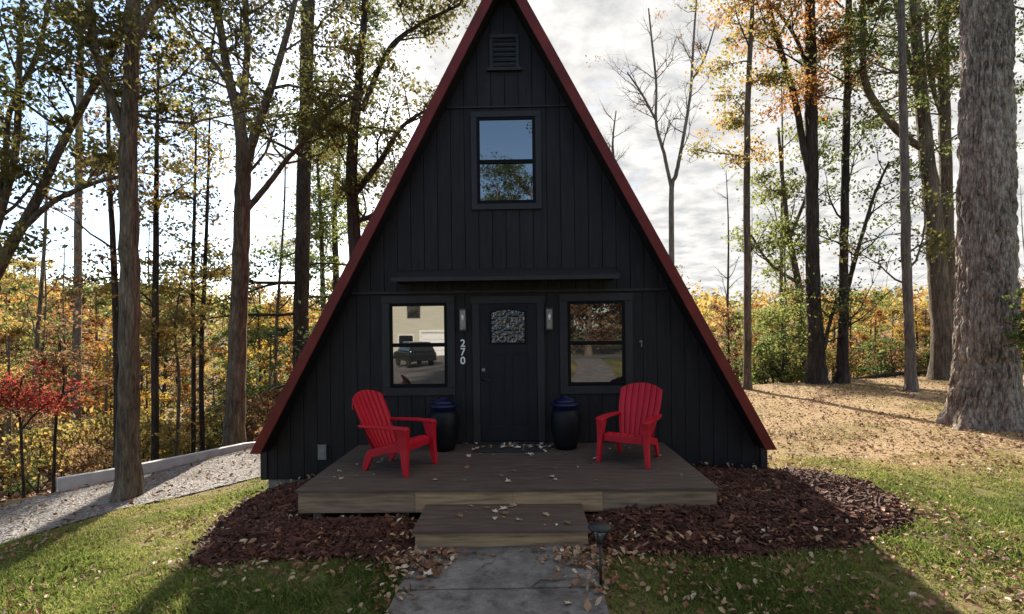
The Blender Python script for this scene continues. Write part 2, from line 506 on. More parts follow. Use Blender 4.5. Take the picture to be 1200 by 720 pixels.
# ------------------------------------------------------------------ ground
def make_ground():
    xs = axis([(-400, -120, 20), (-120, -40, 5), (-40, -15, 1.2), (-15, -6, .2), (-6, 6, .1), (6, 15, .2), (15, 40, 1.2), (40, 120, 5), (120, 400, 20)])
    ys = axis([(-400, -60, 20), (-60, -10, 2), (-10, 2, .1), (2, 14, .25), (14, 60, 1.2), (60, 130, 4), (130, 420, 15)])
    X, Y = np.meshgrid(xs, ys, indexing='ij')
    Z = H(X, Y)
    blk = in_poly(X.ravel(), Y.ravel(), DECKP).reshape(X.shape)
    Z = np.where(blk, Z - .08, Z)
    v = np.stack([X, Y, Z], -1).reshape(-1, 3)
    nx, ny = len(xs), len(ys)
    i, j = np.meshgrid(np.arange(nx - 1), np.arange(ny - 1), indexing='ij')
    f = np.stack([i * ny + j, (i + 1) * ny + j, (i + 1) * ny + j + 1, i * ny + j + 1], -1).reshape(-1, 4)
    m, nt, out = new_mat('lawn_soil')
    p = nt.nodes.new('ShaderNodeBsdfPrincipled'); p.inputs['Roughness'].default_value = .95; p.inputs['Specular IOR Level'].default_value = .1
    a = nt.nodes.new('ShaderNodeAttribute'); a.attribute_name = 'dry'
    w = nt.nodes.new('ShaderNodeAttribute'); w.attribute_name = 'wood'
    vv = coords(nt)
    n1 = noise(nt, vv, 14, 6, .7)
    ad = nt.nodes.new('ShaderNodeMath'); ad.operation = 'MULTIPLY_ADD'; nt.links.new(n1, ad.inputs[0]); ad.inputs[1].default_value = .9
    sb = nt.nodes.new('ShaderNodeMath'); sb.operation = 'SUBTRACT'; nt.links.new(a.outputs['Fac'], sb.inputs[0]); sb.inputs[1].default_value = .45
    nt.links.new(sb.outputs[0], ad.inputs[2])
    lawn = ramp(nt, ad.outputs[0], [(0, (.045, .055, .016)), (.35, (.11, .105, .035)), (.6, (.20, .15, .07)), (1, (.33, .23, .135))])
    wood = ramp(nt, noise(nt, vv, 5, 7, .75), [(.3, (.07, .045, .026)), (.5, (.19, .125, .07)), (.7, (.34, .23, .13))])
    mx = nt.nodes.new('ShaderNodeMix'); mx.data_type = 'RGBA'
    nt.links.new(w.outputs['Fac'], mx.inputs[0]); nt.links.new(lawn, mx.inputs[6]); nt.links.new(wood, mx.inputs[7])
    nt.links.new(mx.outputs[2], p.inputs['Base Color'])
    nt.links.new(bump(nt, noise(nt, vv, 45, 5, .7), .8, .03), p.inputs['Normal'])
    nt.links.new(p.outputs[0], out.inputs[0])
    o = np_mesh('ground', v, f, m, smooth=True)
    me = o.data
    d = me.attributes.new('dry', 'FLOAT', 'POINT'); d.data.foreach_set('value', dryness(v[:, 0], v[:, 1]).astype(np.float32))
    qL = (v[:, 0] - WALL_A[0]) * _n[0] + (v[:, 1] - WALL_A[1]) * _n[1]
    wd = np.maximum(sstep(-.1, .9, qL + (fbm(v[:, 0], v[:, 1], 4) - .5)), sstep(8.8, 10.2, v[:, 1] + 1.6 * (fbm(v[:, 0] * .7, v[:, 1] * .7, 4) - .5))) * sstep(-3, .5, v[:, 1])
    d = me.attributes.new('wood', 'FLOAT', 'POINT'); d.data.foreach_set('value', wd.astype(np.float32))
    tag(o, kind='structure')


make_ground()


def drape(name, near, far, mat, lift, nt_=60, nw=10, edge_noise=0, bumpy=0):
    near = np.array(near, float); far = np.array(far, float)

    def resample(p):
        s = np.r_[0, np.cumsum(np.hypot(*np.diff(p, axis=0).T))]
        return s
    k = len(near)
    t = np.linspace(0, k - 1, nt_ * (k - 1) // 4 + 2)
    A = np.stack([np.interp(t, range(k), near[:, 0]), np.interp(t, range(k), near[:, 1])], -1)
    B = np.stack([np.interp(t, range(k), far[:, 0]), np.interp(t, range(k), far[:, 1])], -1)
    w = np.linspace(0, 1, nw)
    Pn = A[:, None] * (1 - w)[None, :, None] + B[:, None] * w[None, :, None]
    if edge_noise:
        e = (fbm(A[:, 0] * 3, A[:, 1] * 3, 3) - .5) * edge_noise
        Pn[:, 0, 0] += e; Pn[:, 0, 1] += e
    X, Y = Pn[..., 0], Pn[..., 1]
    Z = H(X, Y) + lift + (fbm(X * 6, Y * 6, 6) - .5) * bumpy
    v = np.stack([X, Y, Z], -1).reshape(-1, 3)
    i, j = np.meshgrid(np.arange(len(t) - 1), np.arange(nw - 1), indexing='ij')
    f = np.stack([i * nw + j, i * nw + j + 1, (i + 1) * nw + j + 1, (i + 1) * nw + j], -1).reshape(-1, 4)
    return tag(np_mesh(name, v, f, mat, smooth=True), kind='structure')


def gravel_mat():
    m, nt, out = new_mat('driveway_gravel')
    p = nt.nodes.new('ShaderNodeBsdfPrincipled'); p.inputs['Roughness'].default_value = .95; p.inputs['Specular IOR Level'].default_value = .15
    vv = coords(nt)
    vo = nt.nodes.new('ShaderNodeTexVoronoi'); vo.inputs['Scale'].default_value = 32; nt.links.new(vv, vo.inputs['Vector'])
    sep = nt.nodes.new('ShaderNodeSeparateColor'); nt.links.new(vo.outputs['Color'], sep.inputs[0])
    c1 = ramp(nt, sep.outputs[0], [(0, (.11, .098, .09)), (.5, (.225, .205, .192)), (1, (.37, .345, .32))])
    c2 = ramp(nt, noise(nt, vv, 1.3, 6, .7), [(.38, (.45, .39, .33)), (.62, (1, 1, 1))])
    mx = nt.nodes.new('ShaderNodeMix'); mx.data_type = 'RGBA'; mx.blend_type = 'MULTIPLY'; mx.inputs[0].default_value = .6
    nt.links.new(c1, mx.inputs[6]); nt.links.new(c2, mx.inputs[7])
    nt.links.new(mx.outputs[2], p.inputs['Base Color'])
    nt.links.new(bump(nt, vo.outputs['Distance'], 1.0, .03), p.inputs['Normal'])
    nt.links.new(p.outputs[0], out.inputs[0])
    return m


drape('gravel_driveway', DRIVE_NEAR, DRIVE_FAR, gravel_mat(), .02, 60, 26, .25, .03)
drape('front_path', [PATH[i] for i in (0, 13, 12, 11, 10, 9, 8)], [PATH[i] for i in (1, 2, 3, 4, 5, 6, 7)], M['concrete'], .03, 60, 8)
drape('far_road', [(-60, -26.5), (0, -26.5), (60, -26.5)], [(-60, -31), (0, -31), (60, -31)], M['asphalt'], .03, 120, 6)
drape('parking_gravel', [(-15, -12), (-15, -26), (-14, -36), (-14, -44)], [(-2.4, -12), (-2.4, -26), (-3.5, -36), (-3.5, -44)], gravel_mat(), .035, 60, 8)

# the control joint of the walk: a dark thin groove strip laid on the slab
jt = MB()
for yy in (-3.62, -5.3):
    for k in range(16):
        xa = -.92 + 1.58 * k / 16; xb = -.92 + 1.58 * (k + 1) / 16
        za = float(H(xa, yy)) + .036; zb = float(H(xb, yy)) + .036
        jt.add([(xa, yy - .0035, za), (xb, yy - .0035, zb), (xb, yy + .0035, zb), (xa, yy + .0035, za)], [(0, 1, 2, 3)])
tag(jt.build('path_joint', M['rubber']), kind='structure')

# ------------------------------------------------------------------ low concrete kerb wall
kw = MB()
K = [(-8.36, 1.78), (-7.7, 2.5), (-6.95, 3.33), (-6.15, 4.2), (-5.85, 4.75)]
for i in range(len(K) - 1):
    a = np.array(K[i]); b = np.array(K[i + 1]); dn = (b - a) / np.linalg.norm(b - a); nn = np.array([-dn[1], dn[0]]) * .13
    za = float(H(*a)); zb = float(H(*b))
    ta, tb = .24 - .035 * i, .24 - .035 * (i + 1)
    v = [(*a, za - .6), (*b, zb - .6), (*(b + nn), zb - .6), (*(a + nn), za - .6), (*a, za + ta), (*b, zb + tb), (*(b + nn), zb + tb), (*(a + nn), za + ta)]
    f = [(0, 1, 5, 4), (2, 3, 7, 6), (4, 5, 6, 7)]
    if i == 0: f.append((0, 4, 7, 3))
    if i == len(K) - 2: f.append((1, 2, 6, 5))
    kw.add(v, f)
tag(kw.build('kerb_wall', M['kerb']), 'low pale concrete kerb wall along the far side of the gravel driveway', 'wall')

# ------------------------------------------------------------------ the A-frame house
house = empty('a_frame_house', (0, 0, 0), YAW, 'dark A-frame house with a red roof edge and front porch', 'house')
RK = -.35
ax_, az_ = L(590, -50, RK)
tlx, tlz = L(292, 530, RK)
trx, trz = L(911, 530, RK)
tz = (tlz + trz) / 2
mL = (az_ - tz) / (ax_ - tlx); mR = (az_ - tz) / (trx - ax_)
BW = .158


def z_in(x):
    return min(az_ - BW * mL - mL * (ax_ - x), az_ - BW * mR + 0 - mR * (x - ax_)) if False else (
        az_ - BW * (mL + mR) / 2 - (mL * (ax_ - x) if x < ax_ else mR * (x - ax_)))


ai = az_ - BW * (mL + mR) / 2
polyL = [(ax_, az_), (tlx, tz), (tlx + BW, tz), (ax_, ai)]
polyR = [(ax_, ai), (trx - BW, tz), (trx, tz), (ax_, az_)]
for poly in (polyL, polyR):
    MB().prism(poly, RK, RK + .03).build('rake_board', M['red_metal'], house, .004)
    r_ = MB(); ya, yb = RK + .032, 9.5
    n = 4
    v = [(a, ya, b) for a, b in poly] + [(a, yb, b) for a, b in poly]
    left = poly is polyL
    inner = {(2, 3)} if left else {(0, 1)}
    for i in range(n):
        j = (i + 1) % n
        r_.cur = 1 if (i, j) in inner or (left and (i, j) == (1, 2)) or (not left and (i, j) == (1, 2)) else 0
        r_.add([v[i], v[i + n], v[j + n], v[j]], [(0, 1, 2, 3)])
    r_.cur = 1
    r_.add(v, [(0, 1, 2, 3), (7, 6, 5, 4)])
    r_.build('roof', [M['roof_metal'], M['siding']], house)
MB().prism([(ax_ - .16, az_ - .16 * mL + .012), (ax_, az_ + .03), (ax_ + .16, az_ - .16 * mR + .012), (ax_, az_ + .004)], RK - .01, 9.52).build('ridge_cap', M['roof_metal'], house)

wl = L(307, 560)[0]; wr = L(898, 560)[0]
zb_ = -.17
belt = L(595, 343)[1]
belt2 = L(595, 127)[1]


def ztop(x): return max(z_in(x) - .004, tz - .012)


def boards(z0, z1, yf, thick, name, pitch=.2026, x_off=None):
    b = MB()
    x_off = L(466.1, 300)[0] if x_off is None else x_off
    k0 = math.floor((wl - x_off) / pitch); g = .0045
    xs = [x_off + pitch * k for k in range(k0, k0 + 45)]
    for xa in xs:
        a0, a1 = max(xa + g, wl), min(xa + pitch - g, wr)
        if a1 - a0 < .02: continue
        cut = sorted({a0, a1} | {c for c in (ax_, tlx + BW + .01, trx - BW - .01) if a0 < c < a1})
        tops = [(c, min(z1, ztop(c))) for c in cut]
        # where the roof line crosses z1 inside the board
        pts = []
        for (c, z), (c2, z2) in zip(tops, tops[1:]):
            pts.append((c, z))
            for side in (-1, 1):
                xc = ax_ + side * (ai - .004 - z1) / (mL if side < 0 else mR)
                if z1 < ai - .01 and c < xc < c2: pts.append((xc, z1))
        pts.append(tops[-1])
        if max(z for _, z in pts) <= z0 + .01: continue
        pts = [(c, max(z, z0 + .002)) for c, z in pts]
        b.prism([(a0, z0)] + [(a1, z0)] + pts[::-1], yf, yf + thick)
    return b.build(name, M['siding'], house)


boards(zb_, belt - .012, 0, .016, 'siding', x_off=L(434, 400)[0] % .2026)
boards(belt, belt2 - .006, -.016, .03, 'siding')
boards(belt2, 9, -.026, .04, 'siding')
# belt flashing strips
for zz, yf, hh in ((belt, -.034, .034), (belt2, -.040, .022)):
    xa = ax_ - (ai - zz - hh) / mL + .004; xb = ax_ + (ai - zz - hh) / mR - .004
    MB().box(xa, xb, yf, 0, zz - .004, zz + hh).build('belt_trim', M['trim'], house, .004)
# backing wall, sides, back, foundation
zk = tz - .01
bk = MB().prism([(wl + .01, zb_), (wr - .01, zb_), (wr - .01, zk), (ax_, ai - .03), (wl + .01, zk)], .0145, .12)
bk.build('wall', M['siding'], house)
MB().box(wl, wl + .1, .018, 9.2, zb_, zk).build('side_wall', M['siding'], house)
MB().box(wr - .1, wr, .018, 9.2, zb_, zk).build('side_wall', M['siding'], house)
MB().prism([(wl + .11, zb_), (wr - .11, zb_), (wr - .11, zk), (ax_, ai - .03), (wl + .11, zk)], 9.1, 9.2).build('back_wall', M['siding'], house)
fd = MB()
for k in range(18):
    xa = wl + .07 + k * .406
    for r in range(3):
        if xa + .396 < wr: fd.box(xa + .003, min(xa + .403, wr - .07), .05, .25, zb_ - .2 * (r + 1) + .003, zb_ - .2 * r - .003)
fd.box(wl + .06, wl + .26, .26, 9.1, zb_ - .6, zb_ - .003); fd.box(wr - .26, wr - .06, .26, 9.1, zb_ - .6, zb_ - .003)
fd.build('foundation', M['block'], house)
for xx in (wl - .012, wr - .088):
    MB().box(xx, xx + .1, -.022, -.001, zb_, zk - .002).build('corner_board', M['trim'], house, .004)


def window(x0, x1, z0, z1, tw, y_, rail, label=None):
    fr = MB()
    fr.box(x0 - tw, x1 + tw, y_ - .03, y_, z1, z1 + tw * .95)
    fr.box(x0 - tw, x1 + tw, y_ - .034, y_, z0 - tw, z0)
    fr.box(x0 - tw, x0, y_ - .028, y_, z0 + .001, z1 - .001)
    fr.box(x1, x1 + tw, y_ - .028, y_, z0 + .001, z1 - .001)
    w = fr.build('window', M['trim'], house, .003)
    s = .045
    sh = MB()
    yo = y_ - .022
    sh.box(x0 + .001, x0 + s, yo, y_ - .002, z0 + .001, z1 - .001)
    sh.box(x1 - s, x1 - .001, yo, y_ - .002, z0 + .001, z1 - .001)
    sh.box(x0 + s, x1 - s, yo, y_ - .002, z1 - s, z1 - .001)
    sh.box(x0 + s, x1 - s, yo + .004, y_ - .002, z0 + .001, z0 + s + .01)
    sh.box(x0 + s, x1 - s, yo - .006, y_ - .002, rail - .029, rail + .029)
    sh.build('sash', M['sash'], w, .002)
    MB().box(x0 + s - .004, x1 - s + .004, y_ - .010, y_ - .006, rail + .028, z1 - s + .004).build('pane', M['glass'], w)
    MB().box(x0 + s - .004, x1 - s + .004, y_ - .006, y_ - .0025, z0 + s + .006, rail - .028).build('pane', M['glass'], w)
    return w


lx0, lz1 = L(456.5, 356); lx1, lz0 = L(525, 454)
window(lx0, lx1, lz0, lz1, .115, -.001, L(490, 404.5)[1])
rx0, _ = L(664.5, 353); rx1, _ = L(733, 453)
window(rx0, rx1, lz0, lz1, .115, -.001, L(490, 404.5)[1])
ux0, uz1 = L(558.5, 139); ux1, uz0 = L(628, 239)
window(ux0, ux1, uz0, uz1, .085, -.018, L(593, 190.5)[1])

# gable vent with louvres
vx0, vz1 = L(577.5, 47); vx1, vz0 = L(604.5, 81)
vm = MB()
t = .05
vm.box(vx0 - t, vx1 + t, -.062, -.0265, vz1, vz1 + t)
vm.box(vx0 - t, vx0, -.06, -.0265, vz0, vz1 - .001); vm.box(vx1, vx1 + t, -.06, -.0265, vz0, vz1 - .001)
vm.box(vx0 - t - .04, vx1 + t + .04, -.075, -.0265, vz0 - .05, vz0 - .001)
vent = vm.build('gable_vent', M['trim'], house, .003)
vb = MB().box(vx0, vx1, -.030, -.0268, vz0, vz1); vb.build('vent_back', M['black'], vent)
sl = MB()
for k in range(6):
    z = vz0 + (vz1 - vz0) * (k + .25) / 6
    sl.prism([(-.032, z + .03), (-.056, z), (-.056, z + .008), (-.032, z + .038)], vx0 + .001, vx1 - .001, 'x')
sl.build('louvre', M['trim'], vent)

# door
d0, dz1 = L(562, 356.5); d1, dz0 = L(630.5, 518)
DZ = .352
tr = MB()
tr.box(d0 - .11, d0 - .003, -.032, -.001, DZ, dz1 + .002); tr.box(d1 + .003, d1 + .11, -.032, -.001, DZ, dz1 + .002)
tr.box(d0 - .13, d1 + .13, -.036, -.001, dz1 + .003, dz1 + .11)
door_frame = tr.build('door_frame', M['trim'], house, .003)
dm = MB()
dm.box(d0, d1, -.012, -.001, DZ + .03, dz1)
w_ = d1 - d0
gx0, gz1 = L(575, 363); gx1, gz0 = L(615.5, 402)


def rail_box(x0, x1, z0, z1, y=-.020): dm.box(x0, x1, y, -.0125, z0, z1)


rail_box(d0 + .002, d0 + .13, DZ + .035, dz1 - .002); rail_box(d1 - .13, d1 - .002, DZ + .035, dz1 - .002)
rail_box(d0 + .131, d1 - .131, DZ + .035, DZ + .25); rail_box(d0 + .131, d1 - .131, gz0 - .16, gz0 - .03)
rail_box((d0 + d1) / 2 - .05, (d0 + d1) / 2 + .05, DZ + .251, gz0 - .161)
rail_box(d0 + .131, d1 - .131, gz1 + .03, dz1 - .002)
for a, b in ((d0 + .15, (d0 + d1) / 2 - .07), ((d0 + d1) / 2 + .07, d1 - .15)):
    rail_box(a, b, DZ + .28, gz0 - .19, -.017)
door = dm.build('door', M['door'], house, .003)
arch = [(gx0, gz0), (gx1, gz0)]
for k in range(9):
    f = k / 8; arch.append((gx1 + (gx0 - gx1) * f, gz1 - .045 + .05 * math.sin(PI * f)))
MB().prism(arch, -.019, -.0128).build('door_glass', M['leaded'], door)
ring = MB()
for (xa, za), (xb, zb2) in zip(arch, arch[1:] + arch[:1]):
    ring.tube([(xa, -.02, za), (xb, -.02, zb2)], [.012, .012], 6)
ring.build('glass_moulding', M['door'], door)
hx, hz = L(566, 444)
hn = MB(); hn.lathe([(.03, 0), (.032, .006), (.02, .012), (.012, .05), (.012, .06)], 0, 0, 0, 14)
hn.v = [(x, -z, y) for x, y, z in hn.v]
hn.tube([(0, -.055, 0), (.05, -.058, -.003), (.11, -.05, -.006)], [.011, .010, .008], 8)
ho = hn.build('door_handle', M['black'], door); ho.location = (hx + .01, -.02, hz)
dbm = MB().lathe([(.028, 0), (.03, .01), (.026, .022), (.006, .024)], 0, 0, 0, 14); dbm.v = [(x, -z, y) for x, y, z in dbm.v]
do = dbm.build('deadbolt', M['grey_plastic'], door); do.location = (hx + .01, -.02, hz + .13)
MB().box(d0 - .1, d1 + .1, -.09, -.002, DZ - .002, DZ + .028).build('threshold', M['trim'], house, .003)

# wall lanterns
for cx, cy in ((543, 375), (643.5, 374)):
    x, z = L(cx, cy)
    b = MB().box(x - .055, x + .055, -.014, -.001, z - .17, z + .17)
    b.box(x - .058, x + .058, -.11, -.015, z + .145, z + .165); b.box(x - .055, x + .055, -.105, -.015, z - .165, z - .147)
    for sx in (-.05, .042):
        for yy in (-.1, -.026): b.box(x + sx, x + sx + .008, yy, yy + .008, z - .146, z + .144)
    lan = b.build('wall_lantern', M['black'], house)
    MB().box(x - .041, x + .041, -.091, -.027, z - .144, z + .142).build('lantern_glass', M['lantern_glass'], lan)
    MB().lathe([(.012, 0), (.016, .03), (.022, .06), (.012, .09), (.002, .1)], x, -.098, z - .02, 10).build('bulb', M['white_paint'], lan)

# house number 270, digits one above the other
num = empty('house_number'); num.parent = house
for ch, py in (('2', 402.2), ('7', 412.2), ('0', 422.4)):
    cu = bpy.data.curves.new('digit', 'FONT'); cu.body = ch; cu.size = .155; cu.extrude = .006; cu.align_x = 'CENTER'; cu.offset = .002
    tmp = bpy.data.objects.new('digit', cu); col.objects.link(tmp)
    me = bpy.data.meshes.new_from_object(tmp.evaluated_get(bpy.context.evaluated_depsgraph_get()))
    bpy.data.objects.remove(tmp)
    o = bpy.data.objects.new('digit', me); col.objects.link(o); o.parent = num
    me.materials.clear(); me.materials.append(M['white_paint'])
    x, z = L(542.5, py)
    o.rotation_euler = (PI / 2, 0, 0); o.location = (x, -.012, z - .055)

# canopy shelf above the door
cxa, czf = L(457, 331, -.52); cxb, _ = L(727, 328, -.52); cw = L(593, 319.5)[1]
czf = (czf + L(727, 328, -.52)[1]) / 2
czf += .035; cw += .055
cp = MB()
cp.prism([(-.036, cw), (-.52, czf + .03), (-.52, czf), (-.036, cw - .07)], cxa, cxb, 'x')
can = cp.build('canopy', M['trim'], house, .004)
MB().box(cxa + .02, cxb - .02, -.534, -.521, czf - .025, czf + .032).build('canopy_fascia', M['trim'], can, .003)
for px in (466, 549, 637, 719):
    x, _ = L(px, 330, -.2)
    MB().prism([(-.036, cw - .06), (-.30, czf - .004), (-.30, czf - .02), (-.036, cw - .20)], x - .02, x + .02, 'x').build('bracket', M['trim'], can, .003)

# outlet box, small hook light
x, z = L(378.5, 530)
ob = MB().box(x - .062, x + .062, -.045, -.001, z - .105, z + .10); ob.box(x - .067, x + .067, -.052, -.001, z + .101, z + .115)
ob.box(x - .045, x + .045, -.053, -.046, z - .085, z + .08)
ob.build('outlet_box', M['grey_plastic'], house, .006)
x, z = L(751, 403)
hk = MB(); hk.lathe([(.03, 0), (.03, .018), (.014, .03), (.014, .05)], 0, 0, 0, 12); hk.v = [(a, -c, b) for a, b, c in hk.v]
hk.tube([(0, -.045, 0), (0, -.06, -.03), (0, -.05, -.075), (0, -.07, -.09)], [.011, .011, .010, .008], 8)
o = hk.build('faucet', M['grey_plastic'], house); o.scale = (.8, .8, .8); o.location = (x, -.001, z + .03)

# ------------------------------------------------------------------ porch deck and step
TOP = .345
deck = empty('porch_deck', (0, 0, 0), YAW, 'low wooden porch deck with dark boards before the front door', 'deck')
db = MB(); bw = .139; y = DECK_Y - .02
while y < -.03:
    y1 = min(y + bw, -.012)
    db.box(dx0 - .02, dx1 + .02, y, y1 - .006, TOP - .028, TOP)
    y += bw
db.build('deck_boards', M['deck'], deck, .002)
FZ = .095
jx = .02
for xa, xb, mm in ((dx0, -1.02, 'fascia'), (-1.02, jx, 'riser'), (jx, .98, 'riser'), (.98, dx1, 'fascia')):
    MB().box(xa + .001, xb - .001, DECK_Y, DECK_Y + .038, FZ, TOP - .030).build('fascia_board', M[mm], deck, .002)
MB().box(dx0, dx0 + .038, DECK_Y + .04, -.03, FZ, TOP - .030).build('side_joist', M['fascia'], deck, .004)
MB().box(dx1 - .038, dx1, DECK_Y + .04, -.03, FZ, TOP - .030).build('side_joist', M['fascia'], deck, .004)
for k in range(9):
    xx = dx0 + .3 + k * .46
    MB().box(xx, xx + .038, DECK_Y + .045, -.05, FZ + .02, TOP - .031).build('joist', M['fascia'], deck)
for xx in (dx0 + .12, -1.2, 1.1, dx1 - .22):
    for yy in (DECK_Y + .1, -.5):
        MB().box(xx, xx + .09, yy, yy + .09, -.5, FZ + .018).build('post', M['fascia'], deck)
step = empty('porch_step', (0, 0, 0), YAW, 'single wooden box step with tan riser below the porch', 'step')
sx0, sx1 = -.88, .73
st = MB()
for k in range(5):
    ya = STEP_Y - .03 + k * .1435; st.box(sx0 - .02, sx1 + .02, ya, min(ya + .138, DECK_Y - .004), .155, .183)
st.build('tread', M['deck'], step, .002)
MB().box(sx0, sx1, STEP_Y, STEP_Y + .038, -.03, .153).build('riser', M['riser'], step, .004)
MB().box(sx0, sx0 + .038, STEP_Y + .04, DECK_Y - .01, -.05, .153).build('side_panel', M['riser'], step, .004)
MB().box(sx1 - .038, sx1, STEP_Y + .04, DECK_Y - .01, -.05, .153).build('side_panel', M['riser'], step, .004)

# door mat
mx0, mx1 = d0 - .02, d1 + .05
mt = MB().box(mx0, mx1, -.58, -.12, TOP + .001, TOP + .016)
o = mt.build('door_mat', M['mat'], None, .004); o.rotation_euler = (0, 0, YAW)
tag(o, 'dark doormat strewn with dry leaves at the front door', 'doormat')


# ------------------------------------------------------------------ adirondack chairs (front towards -y)
def make_chair(label):
    root = empty('adirondack_chair', label=label, cat='chair', group='red adirondack chairs on the porch')
    A = M['red_plastic']
    # seat: curved slats
    s = MB()
    prof = [(-.30, .355), (-.26, .375), (-.18, .365), (-.05, .325), (.08, .285), (.20, .262)]
    n = 5
    for k in range(n):
        x0 = -.235 + k * .094 + .004; x1 = x0 + .086
        v = []
        for (yy, zz) in prof: v += [(x0, yy, zz), (x1, yy, zz), (x0, yy, zz - .022), (x1, yy, zz - .022)]
        f = []
        for i in range(len(prof) - 1):
            a = i * 4; b = a + 4
            f += [(a, a + 1, b + 1, b), (a + 2, b + 2, b + 3, a + 3), (a, b, b + 2, a + 2), (a + 1, a + 3, b + 3, b + 1)]
        f += [(0, 2, 3, 1), (len(v) - 4, len(v) - 3, len(v) - 1, len(v) - 2)]
        s.add(v, f)
    s.box(-.235, .235, -.27, -.22, .335, .352); s.box(-.235, .235, .10, .15, .24, .258)
    s.box(-.25, .25, -.315, -.29, .27, .352)          # front apron
    s.build('seat', A, root, .005)
    # fan back
    b = MB(); n = 7
    for k in range(n):
        u0 = -1 + 2 * k / n + .013; u1 = -1 + 2 * (k + 1) / n - .013
        rows = []
        for i in range(9):
            tt = i / 8
            half = .205 + .085 * math.sin(min(tt * 1.25, 1) * PI / 2)
            row = []
            for u in (u0, (u0 + u1) / 2, u1):
                tm = .74 - .085 * abs(u) ** 2.2
                h = tm * tt
                yy = .185 + h * .44 + .035 * u * u * -1 + (.008 if u == (u0 + u1) / 2 else 0) * -1
                zz = .25 + h * .93
                row.append((half * u, yy, zz))
            rows.append(row)
        v = []
        for row in rows:
            for (xx, yy, zz) in row: v.append((xx, yy, zz))
            for (xx, yy, zz) in row: v.append((xx, yy + .02, zz - .008))
        f = []
        for i in range(8):
            a = i * 6; c = a + 6
            f += [(a, a + 1, c + 1, c), (a + 1, a + 2, c + 2, c + 1), (a + 4, a + 3, c + 3, c + 4), (a + 5, a + 4, c + 4, c + 5),
                  (a + 3, a, c, c + 3), (a + 2, a + 5, c + 5, c + 2)]
        f += [(0, 3, 4, 1), (1, 4, 5, 2), (48, 49, 52, 51), (49, 50, 53, 52)]
        b.add(v, f)
    # web between the slats and cross bars behind
    for tt, hw in ((.12, .2), (.45, .25), (.8, .27)):
        h = .70 * tt; b.box(-hw, hw, .205 + h * .44, .225 + h * .44, .25 + h * .93 - .04, .25 + h * .93 + .04)
    h = .36; b.add([(-.235, .203 + 0, .26), (.235, .203, .26), (.27, .203 + .6 * .44, .26 + .6 * .93), (-.27, .203 + .6 * .44, .26 + .6 * .93)], [(0, 1, 2, 3)])
    b.build('backrest', A, root, .004)
    for sgn in (-1, 1):
        # armrest: planform polygon
        pl = [(.235, .36), (.235, .12), (.245, -.10), (.235, -.33), (.26, -.372), (.315, -.375), (.352, -.335), (.36, -.1), (.345, .14), (.30, .36)]
        pl = [(sgn * a, c) for a, c in pl]
        if sgn < 0: pl = pl[::-1]
        m = MB(); m.prism(pl, .535, .562, 'z')
        m.v = [(a, c, z - .03 * max(0, (c + .05)) + (-.012 if c < -.36 else 0)) for a, c, z in m.v]
        m.build('armrest', A, root, .008)
        # front leg: tapered, slightly splayed
        m = MB()
        v = []
        for z, w, dpt, xc, yc in ((0, .050, .065, .315, -.345), (.30, .062, .095, .295, -.315), (.46, .075, .135, .292, -.295), (.536, .09, .165, .295, -.285)):
            for a, c in ((-w / 2, -dpt / 2), (w / 2, -dpt / 2), (w / 2, dpt / 2), (-w / 2, dpt / 2)): v.append((sgn * (xc + a), yc + c, z))
        f = [(3, 2, 1, 0), (12, 13, 14, 15)]
        for i in range(3):
            for q in range(4): f.append((i * 4 + q, i * 4 + (q + 1) % 4, i * 4 + 4 + (q + 1) % 4, i * 4 + 4 + q))
        if sgn < 0: f = [t_[::-1] for t_ in f]
        m.add(v, f); m.build('front_leg', A, root, .008)
        # rear leg / side rail
        m = MB(); pr = [(-.29, .36), (-.29, .27), (-.02, .225), (.17, .165), (.265, 0), (.325, 0), (.295, .14), (.24, .25), (.1, .28), (-.1, .335)]
        x0, x1 = (.236, .272) if sgn > 0 else (-.272, -.236)
        m.prism(pr, x0, x1, 'x'); m.build('rear_leg', A, root, .006)
    return root


def house_to_world(x, y, z):
    return (x * EX[0] + y * EN[0], x * EX[1] + y * EN[1], z)


ch1 = make_chair('red chair on porch in front of left window, turned sideways toward the door')
f = (.92, -.40); ch1.location = (-1.44, -1.25, TOP + .001); ch1.rotation_euler = (0, 0, math.atan2(f[1], f[0]) + PI / 2)
ch2 = copy_tree(ch1); ch2['label'] = 'red chair on porch below right window, facing the steps with slats visible'
f = (-.52, -.85); ch2.location = (1.52, -1.0, TOP + .001); ch2.rotation_euler = (0, 0, math.atan2(f[1], f[0]) + PI / 2)


# ------------------------------------------------------------------ urns by the door
def make_urn(label):
    r = empty('planter_urn', label=label, cat='planter', group='dark glazed urns beside the door')
    prof = [(.13, 0), (.15, .01), (.175, .10), (.205, .25), (.215, .38), (.205, .49), (.175, .565)]
    MB().lathe(prof, 0, 0, 0, 36).build('urn_body', M['navy_glaze'], r)
    MB().lathe([(.172, .567), (.168, .59), (.19, .605), (.205, .62), (.20, .64), (.165, .645), (.16, .655)], 0, 0, 0, 36).build('urn_rim', M['blue_glaze'], r)
    MB().lathe([(.158, .657), (.15, .68), (.11, .705), (.05, .715), (.04, .74), (.01, .745)], 0, 0, 0, 30).build('urn_lid', M['blue_glaze'], r)
    return r


u1 = make_urn('dark urn left of the front door, behind the left red chair'); u1.location = (-.98, -.36, TOP + .001)
u2 = copy_tree(u1); u2['label'] = 'dark urn right of the front door, below the right window'; u2.location = (.74, -.36, TOP + .001)

